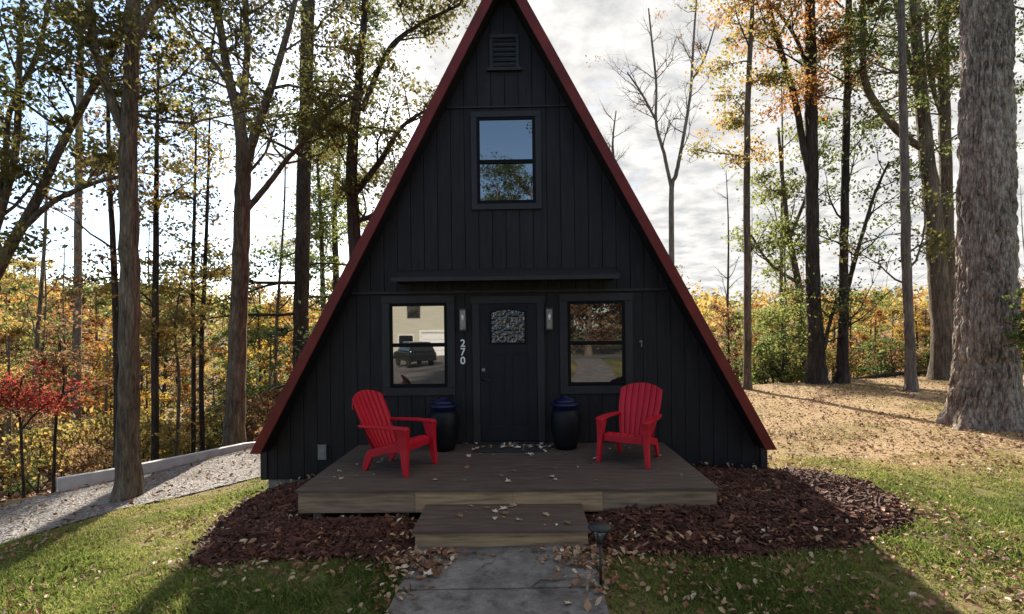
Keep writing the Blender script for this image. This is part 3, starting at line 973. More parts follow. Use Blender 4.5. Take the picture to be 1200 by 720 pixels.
# ------------------------------------------------------------------ path light
g = G(704, 690)
pl = empty('path_light', (g[0], g[1], float(H(g[0], g[1]))), 0, 'small black stake lamp beside the concrete path and mulch', 'garden lamp')
MB().tube([(0, 0, -.1), (0, 0, .36)], [.011, .011], 10).build('stake', M['black'], pl)
hd = MB().lathe([(.012, .355), (.03, .36), (.042, .375), (.04, .38)], 0, 0, 0, 20)
for k in range(6):
    a = k * PI / 3; hd.tube([(.04 * math.cos(a), .04 * math.sin(a), .375), (.068 * math.cos(a), .068 * math.sin(a), .47)], [.004, .004], 5)
hd.build('cage', M['black'], pl)
MB().lathe([(.034, .381), (.056, .468)], 0, 0, 0, 20).build('lens', M['lantern_glass'], pl)
MB().lathe([(.09, .47), (.095, .478), (.08, .50), (.05, .515), (.01, .52)], 0, 0, 0, 24).build('lamp_cap', M['black'], pl)


# ------------------------------------------------------------------ scatter: mulch, grass, leaves
def quads_from(center, ax1, ax2, nrm=None, fold=0):
    """centres (N,3), half axes (N,3) -> leaf shaped quads"""
    n = len(center)
    v = np.empty((n, 4, 3))
    v[:, 0] = center - ax1; v[:, 1] = center + ax2 * .9; v[:, 2] = center + ax1; v[:, 3] = center - ax2 * .9
    if nrm is not None:
        v[:, 1] += nrm * fold; v[:, 3] += nrm * fold
    f = np.arange(n * 4).reshape(n, 4)
    return v.reshape(-1, 3), f


def rand_unit(n, r):
    a = r.normal(size=(n, 3)); return a / np.linalg.norm(a, axis=1)[:, None]


def make_bed(poly, nchips, seed):
    r = np.random.default_rng(seed)
    pa = np.array(poly); x0, y0 = pa.min(0) - .1; x1, y1 = pa.max(0) + .1
    # mound
    st_ = .07
    xs = np.arange(x0, x1, st_); ys = np.arange(y0, y1, st_)
    X, Y = np.meshgrid(xs, ys, indexing='ij')

    def hb(X, Y):
        d = poly_dist(X, Y, poly) * np.where(in_poly(X, Y, poly), 1, -1)
        return H(X, Y) + np.clip(.015 + .10 * sstep(0, .5, d) + d.clip(-.3, 0) * .3, -.1, 1) + (fbm(X * 5, Y * 5, 3) - .5) * .05 + (.11 * np.exp(-(((X - 1.9) / .7) ** 2 + ((Y + 2.05) / .35) ** 2)) if x0 > 0 else 0)
    Z = hb(X, Y)
    ins = in_poly(X, Y, poly)
    nx, ny = X.shape
    i, j = np.meshgrid(np.arange(nx - 1), np.arange(ny - 1), indexing='ij')
    f1 = np.stack([i * ny + j, (i + 1) * ny + j, (i + 1) * ny + j + 1, i * ny + j + 1], -1).reshape(-1, 4)
    keep = ins[i, j].ravel() | ins[i + 1, j].ravel() | ins[i + 1, j + 1].ravel() | ins[i, j + 1].ravel()
    f1 = f1[keep]; v1 = np.stack([X, Y, Z], -1).reshape(-1, 3)
    rn1 = np.full(len(f1), .08)
    # chips: flattened boxes
    px = r.uniform(x0, x1, nchips * 2); py = r.uniform(y0, y1, nchips * 2)
    e = (fbm(px * 2.5, py * 2.5, 12) - .5) * .5
    d = poly_dist(px, py, poly) * np.where(in_poly(px, py, poly), 1, -1)
    k = (d + e * .35 + r.normal(0, .05, len(d))) > -.03
    bad = in_poly(px, py, [(dx0 + .03, 0), (dx0 + .03, DECK_Y + .03), (dx1 - .03, DECK_Y + .03), (dx1 - .03, 0)]) | in_poly(px, py, [(sx0 - .01, -2.1), (sx1 + .01, -2.1), (sx1 + .01, STEP_Y), (sx0 - .01, STEP_Y)])
    k &= ~bad
    px, py = px[k][:nchips], py[k][:nchips]; n = len(px)
    pz = hb(px, py) + r.uniform(0, .02, n)
    ang = r.uniform(0, 2 * PI, n); ln = r.gamma(2.6, .0085, n).clip(.007, .075); wd = ln * r.uniform(.18, .45, n)
    til = r.normal(0, .35, n)
    a1 = np.stack([np.cos(ang) * np.cos(til), np.sin(ang) * np.cos(til), np.sin(til)], -1) * ln[:, None]
    rollv = r.normal(0, .4, n)
    a2 = np.stack([-np.sin(ang) * np.cos(rollv), np.cos(ang) * np.cos(rollv), np.sin(rollv)], -1) * wd[:, None]
    up = np.cross(a1, a2); up /= np.linalg.norm(up, axis=1)[:, None] + 1e-9
    th = up * (wd * .4)[:, None]
    c = np.stack([px, py, pz + .006], -1)
    vs = np.stack([c - a1 - a2 - th, c + a1 - a2 * .6 - th, c + a1 * .9 + a2 - th, c - a1 + a2 * .7 - th, c - a1 - a2 + th, c + a1 - a2 * .6 + th, c + a1 * .9 + a2 + th, c - a1 + a2 * .7 + th], 1)
    base = np.arange(n)[:, None] * 8
    fs = np.concatenate([base + np.array(q)[None] for q in ((4, 5, 6, 7), (0, 1, 5, 4), (1, 2, 6, 5), (2, 3, 7, 6), (3, 0, 4, 7))])
    rn = r.beta(2, 2.2, n); rn2 = np.tile(rn, 5)
    v = np.concatenate([v1, vs.reshape(-1, 3)]); f = np.concatenate([f1, fs + len(v1)])
    o = np_mesh('mulch_bed', v, f, M['mulch'], rnd=np.concatenate([rn1, rn2]))
    return o


tag(make_bed(BED_L, 17000, 11), kind='stuff'); tag(make_bed(BED_R, 19000, 12), kind='stuff')


def no_grow(x, y, path_margin=.0):
    b = in_poly(x, y, DECKP) | in_poly(x, y, HOUSE) | in_poly(x, y, PATH) | in_poly(x, y, DRIVE)
    b |= in_poly(x, y, [(sx0, -2), (sx1, -2), (sx1, STEP_Y), (sx0, STEP_Y)])
    return b


def in_beds(x, y): return in_poly(x, y, BED_L) | in_poly(x, y, BED_R)


def make_grass(n, x0, x1, y0, y1, hmin, hmax, w, seed, name):
    r = np.random.default_rng(seed)
    x = r.uniform(x0, x1, n); y = r.uniform(y0, y1, n)
    # wedge of view only
    dist = y + 7.6
    k = (np.abs(x) < dist * 1.08 + .5) & ~no_grow(x, y) & ~in_beds(x, y)
    qL = (x - WALL_A[0]) * _n[0] + (y - WALL_A[1]) * _n[1]
    k &= qL < -.2
    k &= vnoise(x * 5, y * 5, 21) > .16
    x, y = x[k], y[k]; n = len(x)
    z = H(x, y)
    d = dryness(x, y)
    hgt = r.uniform(hmin, hmax, n) * (1.15 - .55 * d) * (.6 + .8 * vnoise(x * 2.2, y * 2.2, 31))
    ang = r.uniform(0, 2 * PI, n)
    lean = r.gamma(2, .32, n) + .5 * d
    side = np.stack([np.cos(ang), np.sin(ang), np.zeros(n)], -1) * (w * r.uniform(.6, 1.3, n))[:, None]
    la = ang + PI / 2 + r.normal(0, .5, n)
    dr = np.stack([np.cos(la) * np.sin(lean), np.sin(la) * np.sin(lean), np.cos(lean).clip(.12, 1)], -1)
    b = np.stack([x, y, z - .005], -1)
    mid = b + dr * (hgt * .55)[:, None] + np.array([0, 0, 1]) * (hgt * .12)[:, None]
    tip = b + dr * hgt[:, None] - np.array([0, 0, 1.]) * (hgt * .1 * lean)[:, None]
    v = np.stack([b - side, b + side, mid + side * .7, tip], 1)
    v2 = v.reshape(-1, 3)
    f = np.arange(n * 4).reshape(n, 4)
    rn = np.clip(d * .85 + r.normal(0, .16, n) - .02, 0, 1)
    o = np_mesh(name, v2, f, M['grass'], rnd=rn)
    return tag(o, kind='stuff')


make_grass(300000, -7.5, 7.5, -5.4, 0.6, .035, .09, .0042, 41, 'lawn_grass')
make_grass(150000, -9, 14, .3, 9.6, .03, .07, .006, 42, 'far_lawn_grass')


def leaf_scatter(name, n, pos_fn, size, seed, mat, bias=0.0, flat=.45):
    r = np.random.default_rng(seed)
    x, y, z = pos_fn(r, n); n = len(x)
    ang = r.uniform(0, 2 * PI, n)
    s = size * r.uniform(.5, 1.35, n)
    t1 = r.normal(0, flat, n); t2 = r.normal(0, flat, n)
    a1 = np.stack([np.cos(ang) * np.cos(t1), np.sin(ang) * np.cos(t1), np.sin(t1)], -1) * s[:, None]
    a2 = np.stack([-np.sin(ang) * np.cos(t2), np.cos(ang) * np.cos(t2), np.sin(t2)], -1) * (s * r.uniform(.4, .8, n))[:, None]
    up = np.cross(a1, a2); up /= np.linalg.norm(up, axis=1)[:, None] + 1e-9
    up *= np.sign(up[:, 2:3])
    c = np.stack([x, y, z], -1)
    # 6 vertex lobed leaf, two quads, folded about the midrib
    fo = (s * r.uniform(.1, .55, n))[:, None]
    v = np.stack([c - a1, c - a1 * .25 + a2 + up * fo, c + a1 * .45 + a2 * .75 + up * fo, c + a1 + up * fo * .6, c + a1 * .35 - a2 * .85 + up * fo, c - a1 * .35 - a2 * .8 + up * fo], 1)
    b = np.arange(n)[:, None] * 6
    f = np.concatenate([b + np.array([[0, 3, 2, 1]]), b + np.array([[0, 5, 4, 3]])])
    rn = np.clip(r.beta(2.0, 1.6, n) + bias, 0, 1)
    return np_mesh(name, v.reshape(-1, 3), f, mat, rnd=np.tile(rn, 2))


def lawn_pos(r, n):
    x = r.uniform(-8, 13, n * 6); y = r.uniform(-5.4, 10, n * 6)
    dist = y + 7.6
    w = .07 + 1.3 * sstep(.5, .72, fbm(x * 1.4, y * 1.4, 51))
    w += .5 * np.exp(-(((x - 8.0) / 2.6) ** 2 + ((y - .7) / 1.5) ** 2))
    db_ = np.minimum(poly_dist(x, y, BED_L), poly_dist(x, y, BED_R))
    w += .55 * np.exp(-(db_ / .35) ** 2) + .5 * np.exp(-(poly_dist(x, y, PATH) / .16) ** 2) * (y > -4.6)
    w += .55 * sstep(-.5, 2, y) * (x > 3) + .22 * sstep(-2.4, -3.2, y) * (x > .5)
    w *= np.clip(6 / dist, .3, 1.4) * np.where(x < -1.2, .5, 1)
    k = (r.uniform(0, 1, len(x)) < w) & (np.abs(x) < dist * 1.08 + .4) & ~no_grow(x, y) & ~in_beds(x, y)
    k &= ((x - WALL_A[0]) * _n[0] + (y - WALL_A[1]) * _n[1]) < 0
    x, y = x[k][:n], y[k][:n]
    return x, y, H(x, y) + .022 + r.uniform(0, .015, len(x))


tag(leaf_scatter('leaf_litter', 15000, lawn_pos, .028, 61, M['litter'], -.02), kind='stuff')


def edge_pos(r, n):
    """drifts of leaves against the step and along the walk edges"""
    sgn = r.choice((-1, 1), n)
    y = -2.92 - r.gamma(1.2, .3, n)
    w_ = np.interp(-y, [2.9, 3.6, 4.6], [.20, .10, .05])
    x = np.where(sgn < 0, -.90, .68) + r.normal(0, 1, n) * w_ - sgn * w_ * .5
    k = (y > -4.6)
    x, y = x[k], y[k]
    return x, y, H(x, y) + .04 + r.uniform(0, .02, len(x))


tag(leaf_scatter('drifted_leaves', 420, edge_pos, .033, 66, M['litter'], .0), kind='stuff')


def drive_pos(r, n):
    x = r.uniform(-10, -4, n * 4); y = r.uniform(-5, 8, n * 4)
    k = in_poly(x, y, DRIVE); x, y = x[k][:n], y[k][:n]
    return x, y, H(x, y) + .045


tag(leaf_scatter('driveway_leaves', 900, drive_pos, .035, 67, M['litter'], -.1), kind='stuff')


def bed_pos(r, n):
    x = r.uniform(-4, 5, n * 5); y = r.uniform(-3.3, 0, n * 5)
    k = in_beds(x, y) & ~no_grow(x, y)
    e = np.minimum(poly_dist(x, y, BED_L), poly_dist(x, y, BED_R))
    k &= r.uniform(0, 1, len(x)) < .35 + .65 * np.exp(-(e / .2) ** 2)
    x, y = x[k][:n], y[k][:n]
    return x, y, H(x, y) + .12


tag(leaf_scatter('bed_leaves', 560, bed_pos, .033, 62, M['litter'], .08), kind='stuff')


def wood_pos(r, n):
    x = r.uniform(-26, 26, n); y = r.uniform(1, 26, n)
    qL = (x - WALL_A[0]) * _n[0] + (y - WALL_A[1]) * _n[1]
    k = ((qL > .3) | (y > 9.6)) & ~in_poly(x, y, HOUSE) & (np.abs(x) > 3.2)
    x, y = x[k], y[k]
    return x, y, H(x, y) + .03


tag(leaf_scatter('woodland_litter', 24000, wood_pos, .085, 63, M['litter'], -.12), kind='stuff')

# single dry leaves on deck, step and walk
LV = []
for q in range(4):
    r_ = random.Random(q)
    n = 12; v = []; f = []
    for i in range(n):
        a = 2 * PI * i / n; rr = .05 * (1.0 if i % 2 == 0 else .55) * (1 + .35 * math.cos(a))
        xx, yy = rr * math.cos(a), rr * .75 * math.sin(a)
        v.append((xx, yy, .004 + .35 * abs(yy) * (.6 + .3 * q) + .12 * max(0, xx)))
    v.append((0, 0, .003)); f = [(i, (i + 1) % n, n) for i in range(n)]
    me = bpy.data.meshes.new('fallen_leaf'); me.from_pydata(v, [], f); me.update()
    a = me.attributes.new('rnd', 'FLOAT', 'FACE'); a.data.foreach_set('value', np.full(n, (.05, .4, .75, 1.0)[q], np.float32))
    me.materials.append(M['pale_leaf']); LV.append(me)


def put_leaf(x, y, z, label, group, rr, sc=1.0):
    o = bpy.data.objects.new('fallen_leaf', rr.choice(LV)); col.objects.link(o)
    o.location = house_to_world(x, y, z); s = sc * rr.uniform(.35, 1.25); o.scale = (s, s, s * rr.uniform(.6, 1.6))
    o.rotation_euler = (rr.gauss(0, .12), rr.gauss(0, .12), rr.uniform(0, 2 * PI))
    tag(o, label, 'leaf', group)


rr = random.Random(5)
for k in range(46):
    put_leaf(rr.gauss(0, .36), -.12 - abs(rr.gauss(0, .2)), TOP + .02, 'dry pale leaf in the drift at the front door mat', 'leaves drifted at the door', rr)
for k in range(60):
    x = rr.uniform(dx0 + .1, dx1 - .1) if k % 3 else rr.gauss(.1, .5); y = rr.uniform(DECK_Y + .1, -.2)
    if rr.random() < .35 and x < 0: x = rr.uniform(-2.0, -1.3); y = rr.uniform(-1.2, -.3)
    put_leaf(x, y, TOP + .004, 'dry pale leaf lying loose on the porch deck boards', 'leaves on the porch deck', rr, .85)
for k in range(16):
    put_leaf(rr.uniform(sx0 + .1, sx1 - .1), rr.uniform(STEP_Y + .05, DECK_Y - .05), .187, 'dry pale leaf lying on the wooden porch step', 'leaves on the porch step', rr)
for k in range(22):
    x = rr.uniform(-.75, .6); y = rr.uniform(-4.6, -2.95)
    if k % 2: y = -2.92 - abs(rr.gauss(0, .12)); x = rr.choice((-1, 1)) * rr.uniform(.45, .8) - .08
    wx, wy, _ = house_to_world(x, y, 0)
    put_leaf(x, y, float(H(wx, wy)) + .036, 'dry pale leaf lying on the grey concrete path', 'leaves on the concrete path', rr, 1.0)
for k, pts in enumerate(([(-.32, -3.34), (-.25, -3.22), (-.2, -3.2), (-.16, -3.1)], [(.12, -3.62), (.2, -3.53), (.33, -3.52), (.5, -3.5)])):
    tw = MB().tube([(x, y, float(H(x, y)) + .038 + .01 * (i % 2)) for i, (x, y) in enumerate(pts)], [.002, .0045, .0035, .0015], 6)
    tag(tw.build('twig', M['bark_grey']), ('short bent twig on the path near the step', 'thin curved twig on the path beside the path joint')[k], 'twig')


# ------------------------------------------------------------------ trees
def branch_path(r, p, d, length, nseg, up, jit):
    pts = [np.array(p, float)]; d = np.array(d, float); d /= np.linalg.norm(d)
    for i in range(nseg):
        d = d + r.normal(0, jit, 3) + np.array([0, 0, up]); d /= np.linalg.norm(d)
        pts.append(pts[-1] + d * length / nseg)
    return np.array(pts)


def tube_np(pts, rad, n):
    pts = np.asarray(pts, float); rad = np.asarray(rad, float)
    T = np.gradient(pts, axis=0); T /= np.linalg.norm(T, axis=1)[:, None] + 1e-9
    ref = np.array([.31, .95, .05]) if abs(T[0][2]) > .6 else np.array([0, 0, 1.])
    U = np.cross(T, ref); U /= np.linalg.norm(U, axis=1)[:, None] + 1e-9
    V = np.cross(T, U)
    a = np.linspace(0, 2 * PI, n, endpoint=False)
    ring = pts[:, None] + rad[:, None, None] * (np.cos(a)[None, :, None] * U[:, None] + np.sin(a)[None, :, None] * V[:, None])
    m = len(pts)
    i, k = np.meshgrid(np.arange(m - 1), np.arange(n), indexing='ij')
    f = np.stack([i * n + k, i * n + (k + 1) % n, (i + 1) * n + (k + 1) % n, (i + 1) * n + k], -1).reshape(-1, 4)
    return ring.reshape(-1, 3), f


class Tubes:
    def __init__(s): s.V = []; s.F = []; s.n = 0

    def add(s, pts, rad, n):
        v, f = tube_np(pts, rad, n); s.V.append(v); s.F.append(f + s.n); s.n += len(v)

    def build(s, name, mat, parent):
        return np_mesh(name, np.concatenate(s.V), np.concatenate(s.F), mat, parent, smooth=True)


def smooth_path(pts, n):
    pts = np.asarray(pts, float); m = len(pts)
    if m < 3:
        t = np.linspace(0, 1, n)[:, None]; return pts[0] * (1 - t) + pts[1] * t
    t = np.linspace(0, m - 1, n); i = np.clip(t.astype(int), 0, m - 2); u = (t - i)[:, None]
    Pm = pts[np.clip(i - 1, 0, m - 1)]; P0 = pts[i]; P1 = pts[i + 1]; P2 = pts[np.clip(i + 2, 0, m - 1)]
    return .5 * ((2 * P0) + (-Pm + P1) * u + (2 * Pm - 5 * P0 + 4 * P1 - P2) * u ** 2 + (-Pm + 3 * P0 - 3 * P1 + P2) * u ** 3)


def leaves_mesh(r, pts, n, sigma, size, name, mat, parent, droop=.25, elong=.62, crown_mul=1.7):
    if n <= 0 or len(pts) == 0: return None
    pts = np.asarray(pts)
    n = int(n * crown_mul); size = size * .98
    k = max(8, n // 22)
    cl = pts[r.integers(0, len(pts), k)] + r.normal(0, sigma * .22, (k, 3))
    clw = r.gamma(1.2, 1, k); clw /= clw.sum()
    idx = r.choice(k, n, p=clw)
    sg = sigma * r.uniform(.25, .95, k)
    c = cl[idx] + r.normal(0, 1, (n, 3)) * sg[idx][:, None] * np.array([1, 1, .42])
    s = size * r.uniform(.55, 1.3, n)
    nr = rand_unit(n, r) + np.array([0, 0, .6]); nr /= np.linalg.norm(nr, axis=1)[:, None]
    a1 = np.cross(nr, rand_unit(n, r)); a1 /= np.linalg.norm(a1, axis=1)[:, None] + 1e-9
    a2 = np.cross(nr, a1)
    v, f = quads_from(c, a1 * s[:, None], a2 * (s * elong)[:, None], nr, fold=0)
    v = v.reshape(n, 4, 3); v[:, 1] += nr * (s * .2)[:, None]; v[:, 3] += nr * (s * .2)[:, None]
    tone = r.uniform(0, 1, k)
    rn = np.clip(.55 * tone[idx] + .45 * r.uniform(0, 1, n), 0, 1)
    return np_mesh(name, v.reshape(-1, 3), f, mat, parent, rnd=rn)


def make_tree(name, label, limbs, bark_m, leaf=None, nleaf=4000, lsize=.06, lsig=.35, nbr=8, blen=2.2, seed=1, cat='tree', group=None,
              tmin=.25, twigs=5, up=.12, root_flare=1.35, leaf_zmin=None, fine=True, elev=(.1, .9), extra_leaf=None):
    """limbs: list of lists of (x,y,z,r); the first is the trunk"""
    r = np.random.default_rng(seed)
    base = np.array(limbs[0][0][:3])
    root = empty(name, tuple(base), 0, label, cat, group)
    tb = Tubes(); tips = []
    for li, lb in enumerate(limbs):
        a = np.array(lb, float)
        n = max(8, 6 * len(a))
        path = smooth_path(a[:, :3], n); rad = np.interp(np.linspace(0, len(a) - 1, n), range(len(a)), a[:, 3])
        wob = r.normal(0, 1, (n, 3)) * (rad * .05)[:, None]; wob[:, 2] = 0; wob[0] = 0
        path = path + wob
        if li == 0 and root_flare > 1:
            sdist = np.r_[0, np.cumsum(np.linalg.norm(np.diff(path, axis=0), axis=1))]
            rad = rad * (1 + (root_flare - 1) * np.exp(-sdist / (rad[0] * 1.6)))
            path = np.vstack([path[0] - [0, 0, .3], path]); rad = np.r_[rad[0] * 1.05, rad]
        tb.add(path - base, rad, 14 if a[0][3] > .1 else 8)
        nb = nbr if li == 0 else max(2, int(nbr * .8))
        Ltot = len(path)
        for b in range(nb):
            t = r.uniform(tmin if li == 0 else .2, .98)
            i = int(t * (Ltot - 1)); p0 = path[i]; r0 = rad[i]
            az = r.uniform(0, 2 * PI); el = r.uniform(*elev)
            d = np.array([math.cos(az) * math.cos(el), math.sin(az) * math.cos(el), math.sin(el)])
            ln = blen * r.uniform(.5, 1.2) * (1.15 - .5 * t)
            br = branch_path(r, p0, d, ln, 6, up * .5, .16)
            rb = min(r0 * .5, ln * .014 + .006)
            rads = np.linspace(rb, max(.004, rb * .22), 7)
            tb.add(br - base, rads, 5)
            tips += list(br[3:])
            for q in range(twigs + (3 if fine else 0)):
                j = r.integers(2, 7); d2 = (br[min(j, 6)] - br[j - 1]); d2 = d2 / (np.linalg.norm(d2) + 1e-9) + r.normal(0, .6, 3)
                tw = branch_path(r, br[j], d2, ln * r.uniform(.25, .5), 4, up * .4, .22)
                tb.add(tw - base, np.linspace(max(.004, rads[j] * .6), .003, 5), 4 if fine else 3)
                tips += list(tw[1:])
    tb.build('trunk', bark_m, root)
    tips = np.array(tips) if tips else np.zeros((0, 3))
    if leaf and len(tips):
        tp = tips if leaf_zmin is None else tips[tips[:, 2] > leaf_zmin]
        leaves_mesh(r, tp - base, nleaf, lsig, lsize, 'crown', M['leaf_' + leaf], root, crown_mul=1.4 if fine else 1.0)
    return root


def limb(d, pts, ground=False):
    """(px, py, width px) along the photo at distance d -> 3-D limb with radii"""
    out = []
    for i, q in enumerate(pts):
        dd = d if len(q) < 4 else q[3]
        p = P(q[0], q[1], dd); rr_ = q[2] * .5 * dd / FPX / math.sqrt(1 + ((q[0] - 600) / FPX) ** 2)
        z = p[2]
        if ground and i == 0: z = float(H(p[0], p[1])) - .02
        out.append((p[0], p[1], z, rr_))
    return out


# --- left side, near
g = G(150, 584); d = g[1] + 7.6
make_tree('maple_tree', 'thick grey trunk at the lawn edge before the gravel driveway, forked high',
          [limb(d, [(150, 584, 33), (151, 480, 27), (152, 330, 25), (150, 200, 23), (152, 140, 21), (156, 40, 19), (157, -60, 17), (165, -200, 14), (172, -330, 7)], True),
           limb(d, [(150, 165, 14), (140, 140, 15), (126, 105, 13), (112, 60, 12, d + .4), (104, 0, 11, d + .7), (90, -110, 8, d + 1)]),
           limb(d, [(157, 50, 12), (170, 25, 12), (187, -5, 11), (215, -70, 8, d - .5), (240, -150, 5, d - .7)])],
          M['bark_grey'], 'olive', 5200, .05, .33, 13, 1.9, 101, tmin=.42, twigs=6, leaf_zmin=3.2)
g = G(89, 547); d = g[1] + 7.6
make_tree('thin_tree', 'straight slim grey trunk just behind the left end of the kerb wall',
          [limb(d, [(88, 548, 12), (90, 400, 11), (92, 250, 10), (94, 80, 9), (96, -60, 7), (98, -220, 4)], True)],
          M['bark_pale'], 'olive', 2600, .06, .4, 11, 2.2, 102, tmin=.45, elev=(0, .7), leaf_zmin=3)
d = 9.5
make_tree('leaning_tree', 'leaning multi-limbed dark tree entering from the left edge, sparse brown leaves',
          [limb(d, [(-90, 600, 26), (-55, 430, 22), (0, 312, 17), (40, 240, 14), (72, 170, 11), (108, 105, 9), (140, 40, 6), (160, -40, 4)], True),
           limb(d, [(-40, 395, 14), (-5, 270, 12), (18, 180, 10), (22, 90, 9), (26, 10, 7), (30, -80, 5)]),
           limb(d, [(20, 275, 10), (60, 238, 8), (110, 215, 6), (150, 205, 4)]),
           limb(d, [(-60, 440, 16), (-40, 300, 14), (2, 215, 10), (12, 130, 8), (45, 60, 7), (60, -20, 5)])],
          M['bark_grey'], 'olive', 6200, .055, .35, 10, 1.9, 103, tmin=.35, twigs=6, leaf_zmin=3.0)
g = P(137, 540, 12.5)
make_tree('dark_tree', 'dark slim trunk mostly hidden behind the thick grey lawn-edge trunk',
          [limb(12.5, [(137, 535, 11), (137, 430, 9), (133, 300, 8), (128, 200, 6), (126, 80, 4)], True)],
          M['bark_dark'], 'rust', 1300, .06, .4, 9, 1.8, 104, tmin=.4)
make_tree('thin_tree', 'thin dark straight trunk midway between the two large left trunks',
          [limb(13, [(181, 528, 10), (182, 400, 9), (183, 250, 7), (184, 165, 5), (186, 60, 3)], True)],
          M['bark_dark'], 'gold', 1500, .06, .4, 11, 1.9, 105, tmin=.35)
g = G(274, 518); d = 12.9
make_tree('poplar_tree', 'large greenish trunk left of the house forking into many tall limbs',
          [limb(d, [(274, 520, 27), (277, 440, 23), (281, 340, 21), (284, 250, 20), (285, 190, 18), (280, 140, 14), (268, 90, 11), (258, 30, 9), (250, -60, 7), (243, -190, 4)], True),
           limb(d, [(286, 215, 13), (296, 165, 12), (312, 120, 10), (330, 62, 8), (345, 5, 6), (365, -90, 4)]),
           limb(d, [(285, 190, 10), (284, 130, 9), (290, 60, 8), (288, 0, 7), (296, -110, 4)]),
           limb(d, [(290, 245, 8), (315, 215, 7), (338, 185, 6), (352, 172, 5), (390, 130, 4), (440, 100, 3)]),
           limb(d, [(270, 100, 7), (240, 60, 6), (205, 20, 4), (180, -30, 3)])],
          M['bark_grey'], 'olive', 8000, .062, .42, 9, 2.6, 106, tmin=.4, twigs=6, leaf_zmin=3.5)
d = 20.0
hem = limb(d, [(351, 470, 20), (352, 420, 19), (354, 300, 18), (358, 150, 17), (361, 0, 16), (364, -150, 12), (366, -330, 5)], True)
make_tree('hemlock_tree', 'tall black trunked evergreen rising just left of the roof',
          [hem], M['bark_dark'], 'needle', 12000, .085, .5, 44, 4.4, 107, tmin=.12, twigs=6, elev=(-.15, .35), up=.02)
make_tree('oak_tree', 'spreading olive tree behind the roof, its limbs reaching over the upper left slope',
          [limb(13.5, [(420, 470, 20), (418, 330, 17), (412, 200, 14), (420, 100, 10), (428, 0, 7), (430, -120, 4)], True),
           limb(13.5, [(414, 230, 8), (445, 190, 7), (470, 150, 5), (498, 130, 3)]),
           limb(13.5, [(424, 130, 7), (455, 60, 6), (490, 30, 4), (540, 5, 3)]),
           limb(13.5, [(413, 260, 7), (440, 250, 6), (465, 215, 4)])],
          M['bark_dark'], 'olive', 7500, .06, .42, 10, 2.2, 108, tmin=.35, twigs=6)
make_tree('ash_tree', 'slender bright green leaved tree beside the roof, left stem of the pair',
          [limb(34, [(381, 450, 7), (378, 330, 6), (376, 260, 5), (372, 190, 3), (370, 140, 2)], True)],
          M['bark_dark'], 'lime', 3600, .12, .75, 16, 3.2, 109, tmin=.3)
make_tree('ash_tree', 'slender bright green leaved tree beside the roof, right stem of the pair',
          [limb(36, [(395, 450, 9), (394, 330, 8), (392, 250, 6), (397, 190, 4), (400, 120, 2)], True)],
          M['bark_dark'], 'lime', 3600, .12, .75, 16, 3.2, 110, tmin=.3)
make_tree('thin_tree', 'very thin brown stem left of the large forked trunk, leftmost of a close pair',
          [limb(15.5, [(226, 515, 6), (227, 420, 5.5), (226, 330, 5), (228, 240, 4), (230, 150, 2)], True)],
          M['bark_dark'], 'gold', 1700, .065, .4, 12, 1.8, 111, tmin=.3)
make_tree('thin_tree', 'very thin brown stem left of the large forked trunk, rightmost of a close pair',
          [limb(16, [(237, 515, 7), (236, 420, 6), (240, 320, 5), (243, 240, 4), (246, 130, 2)], True)],
          M['bark_dark'], 'mixed', 1700, .065, .4, 12, 1.8, 112, tmin=.3)
make_tree('red_maple', 'small scarlet leaved maple at the far left beyond the kerb wall',
          [limb(13, [(28, 545, 5), (24, 500, 4), (20, 470, 3), (28, 440, 2)], True),
           limb(13, [(24, 505, 3.5), (55, 472, 2.5), (92, 455, 1.5)]), limb(13, [(22, 490, 3.5), (-5, 460, 2.5), (-45, 448, 1.5)]), limb(13.6, [(24, 500, 3), (40, 465, 2), (60, 440, 1)])],
          M['bark_dark'], 'red', 1700, .05, .30, 9, .85, 113, tmin=.5, elev=(-.15, .3), up=.0)
make_tree('thin_tree', 'thin dark bush stem right of the scarlet maple',
          [limb(13.6, [(62, 548, 5), (66, 490, 4), (75, 450, 3), (70, 400, 2)], True)],
          M['bark_dark'], 'rust', 700, .06, .35, 8, 1.1, 114, tmin=.3)
make_tree('beech_tree', 'pale leaved young beech growing behind the kerb wall middle',
          [limb(14, [(205, 520, 5), (210, 450, 4), (205, 390, 3), (212, 330, 2)], True)],
          M['bark_grey'], 'gold', 2200, .06, .4, 14, 1.5, 115, tmin=.15, elev=(-.1, .5))

# --- right side
make_tree('bare_tree', 'leafless pale tree with two long limbs above the right roof slope',
          [limb(30, [(786, 480, 8), (787, 330, 7), (787, 225, 6), (792, 205, 5), (800, 165, 4.2), (809, 110, 3.4), (812, 60, 3), (816, 0, 2)], True),
           limb(30, [(787, 222, 4.5), (778, 180, 4), (769, 145, 3.4), (769, 100, 2.8), (764, 50, 2.5), (760, 10, 1.5)]),
           limb(30, [(768, 140, 3), (752, 110, 2.5), (735, 85, 1.5)]), limb(30, [(810, 95, 3), (825, 70, 2.5), (838, 30, 1.5)])],
          M['bark_pale'], 'rust', 250, .07, .4, 13, 2.6, 121, tmin=.55, twigs=9, elev=(.3, 1.0))
make_tree('bare_tree', 'small leafless tree peeking above the roof left of the larger bare tree',
          [limb(45, [(722, 480, 9), (720, 330, 7), (722, 220, 4), (718, 170, 2.5), (722, 130, 1.2)], True)],
          M['bark_grey'], None, 0, .05, .3, 13, 3.0, 122, tmin=.6, twigs=8, elev=(.3, 1.0))
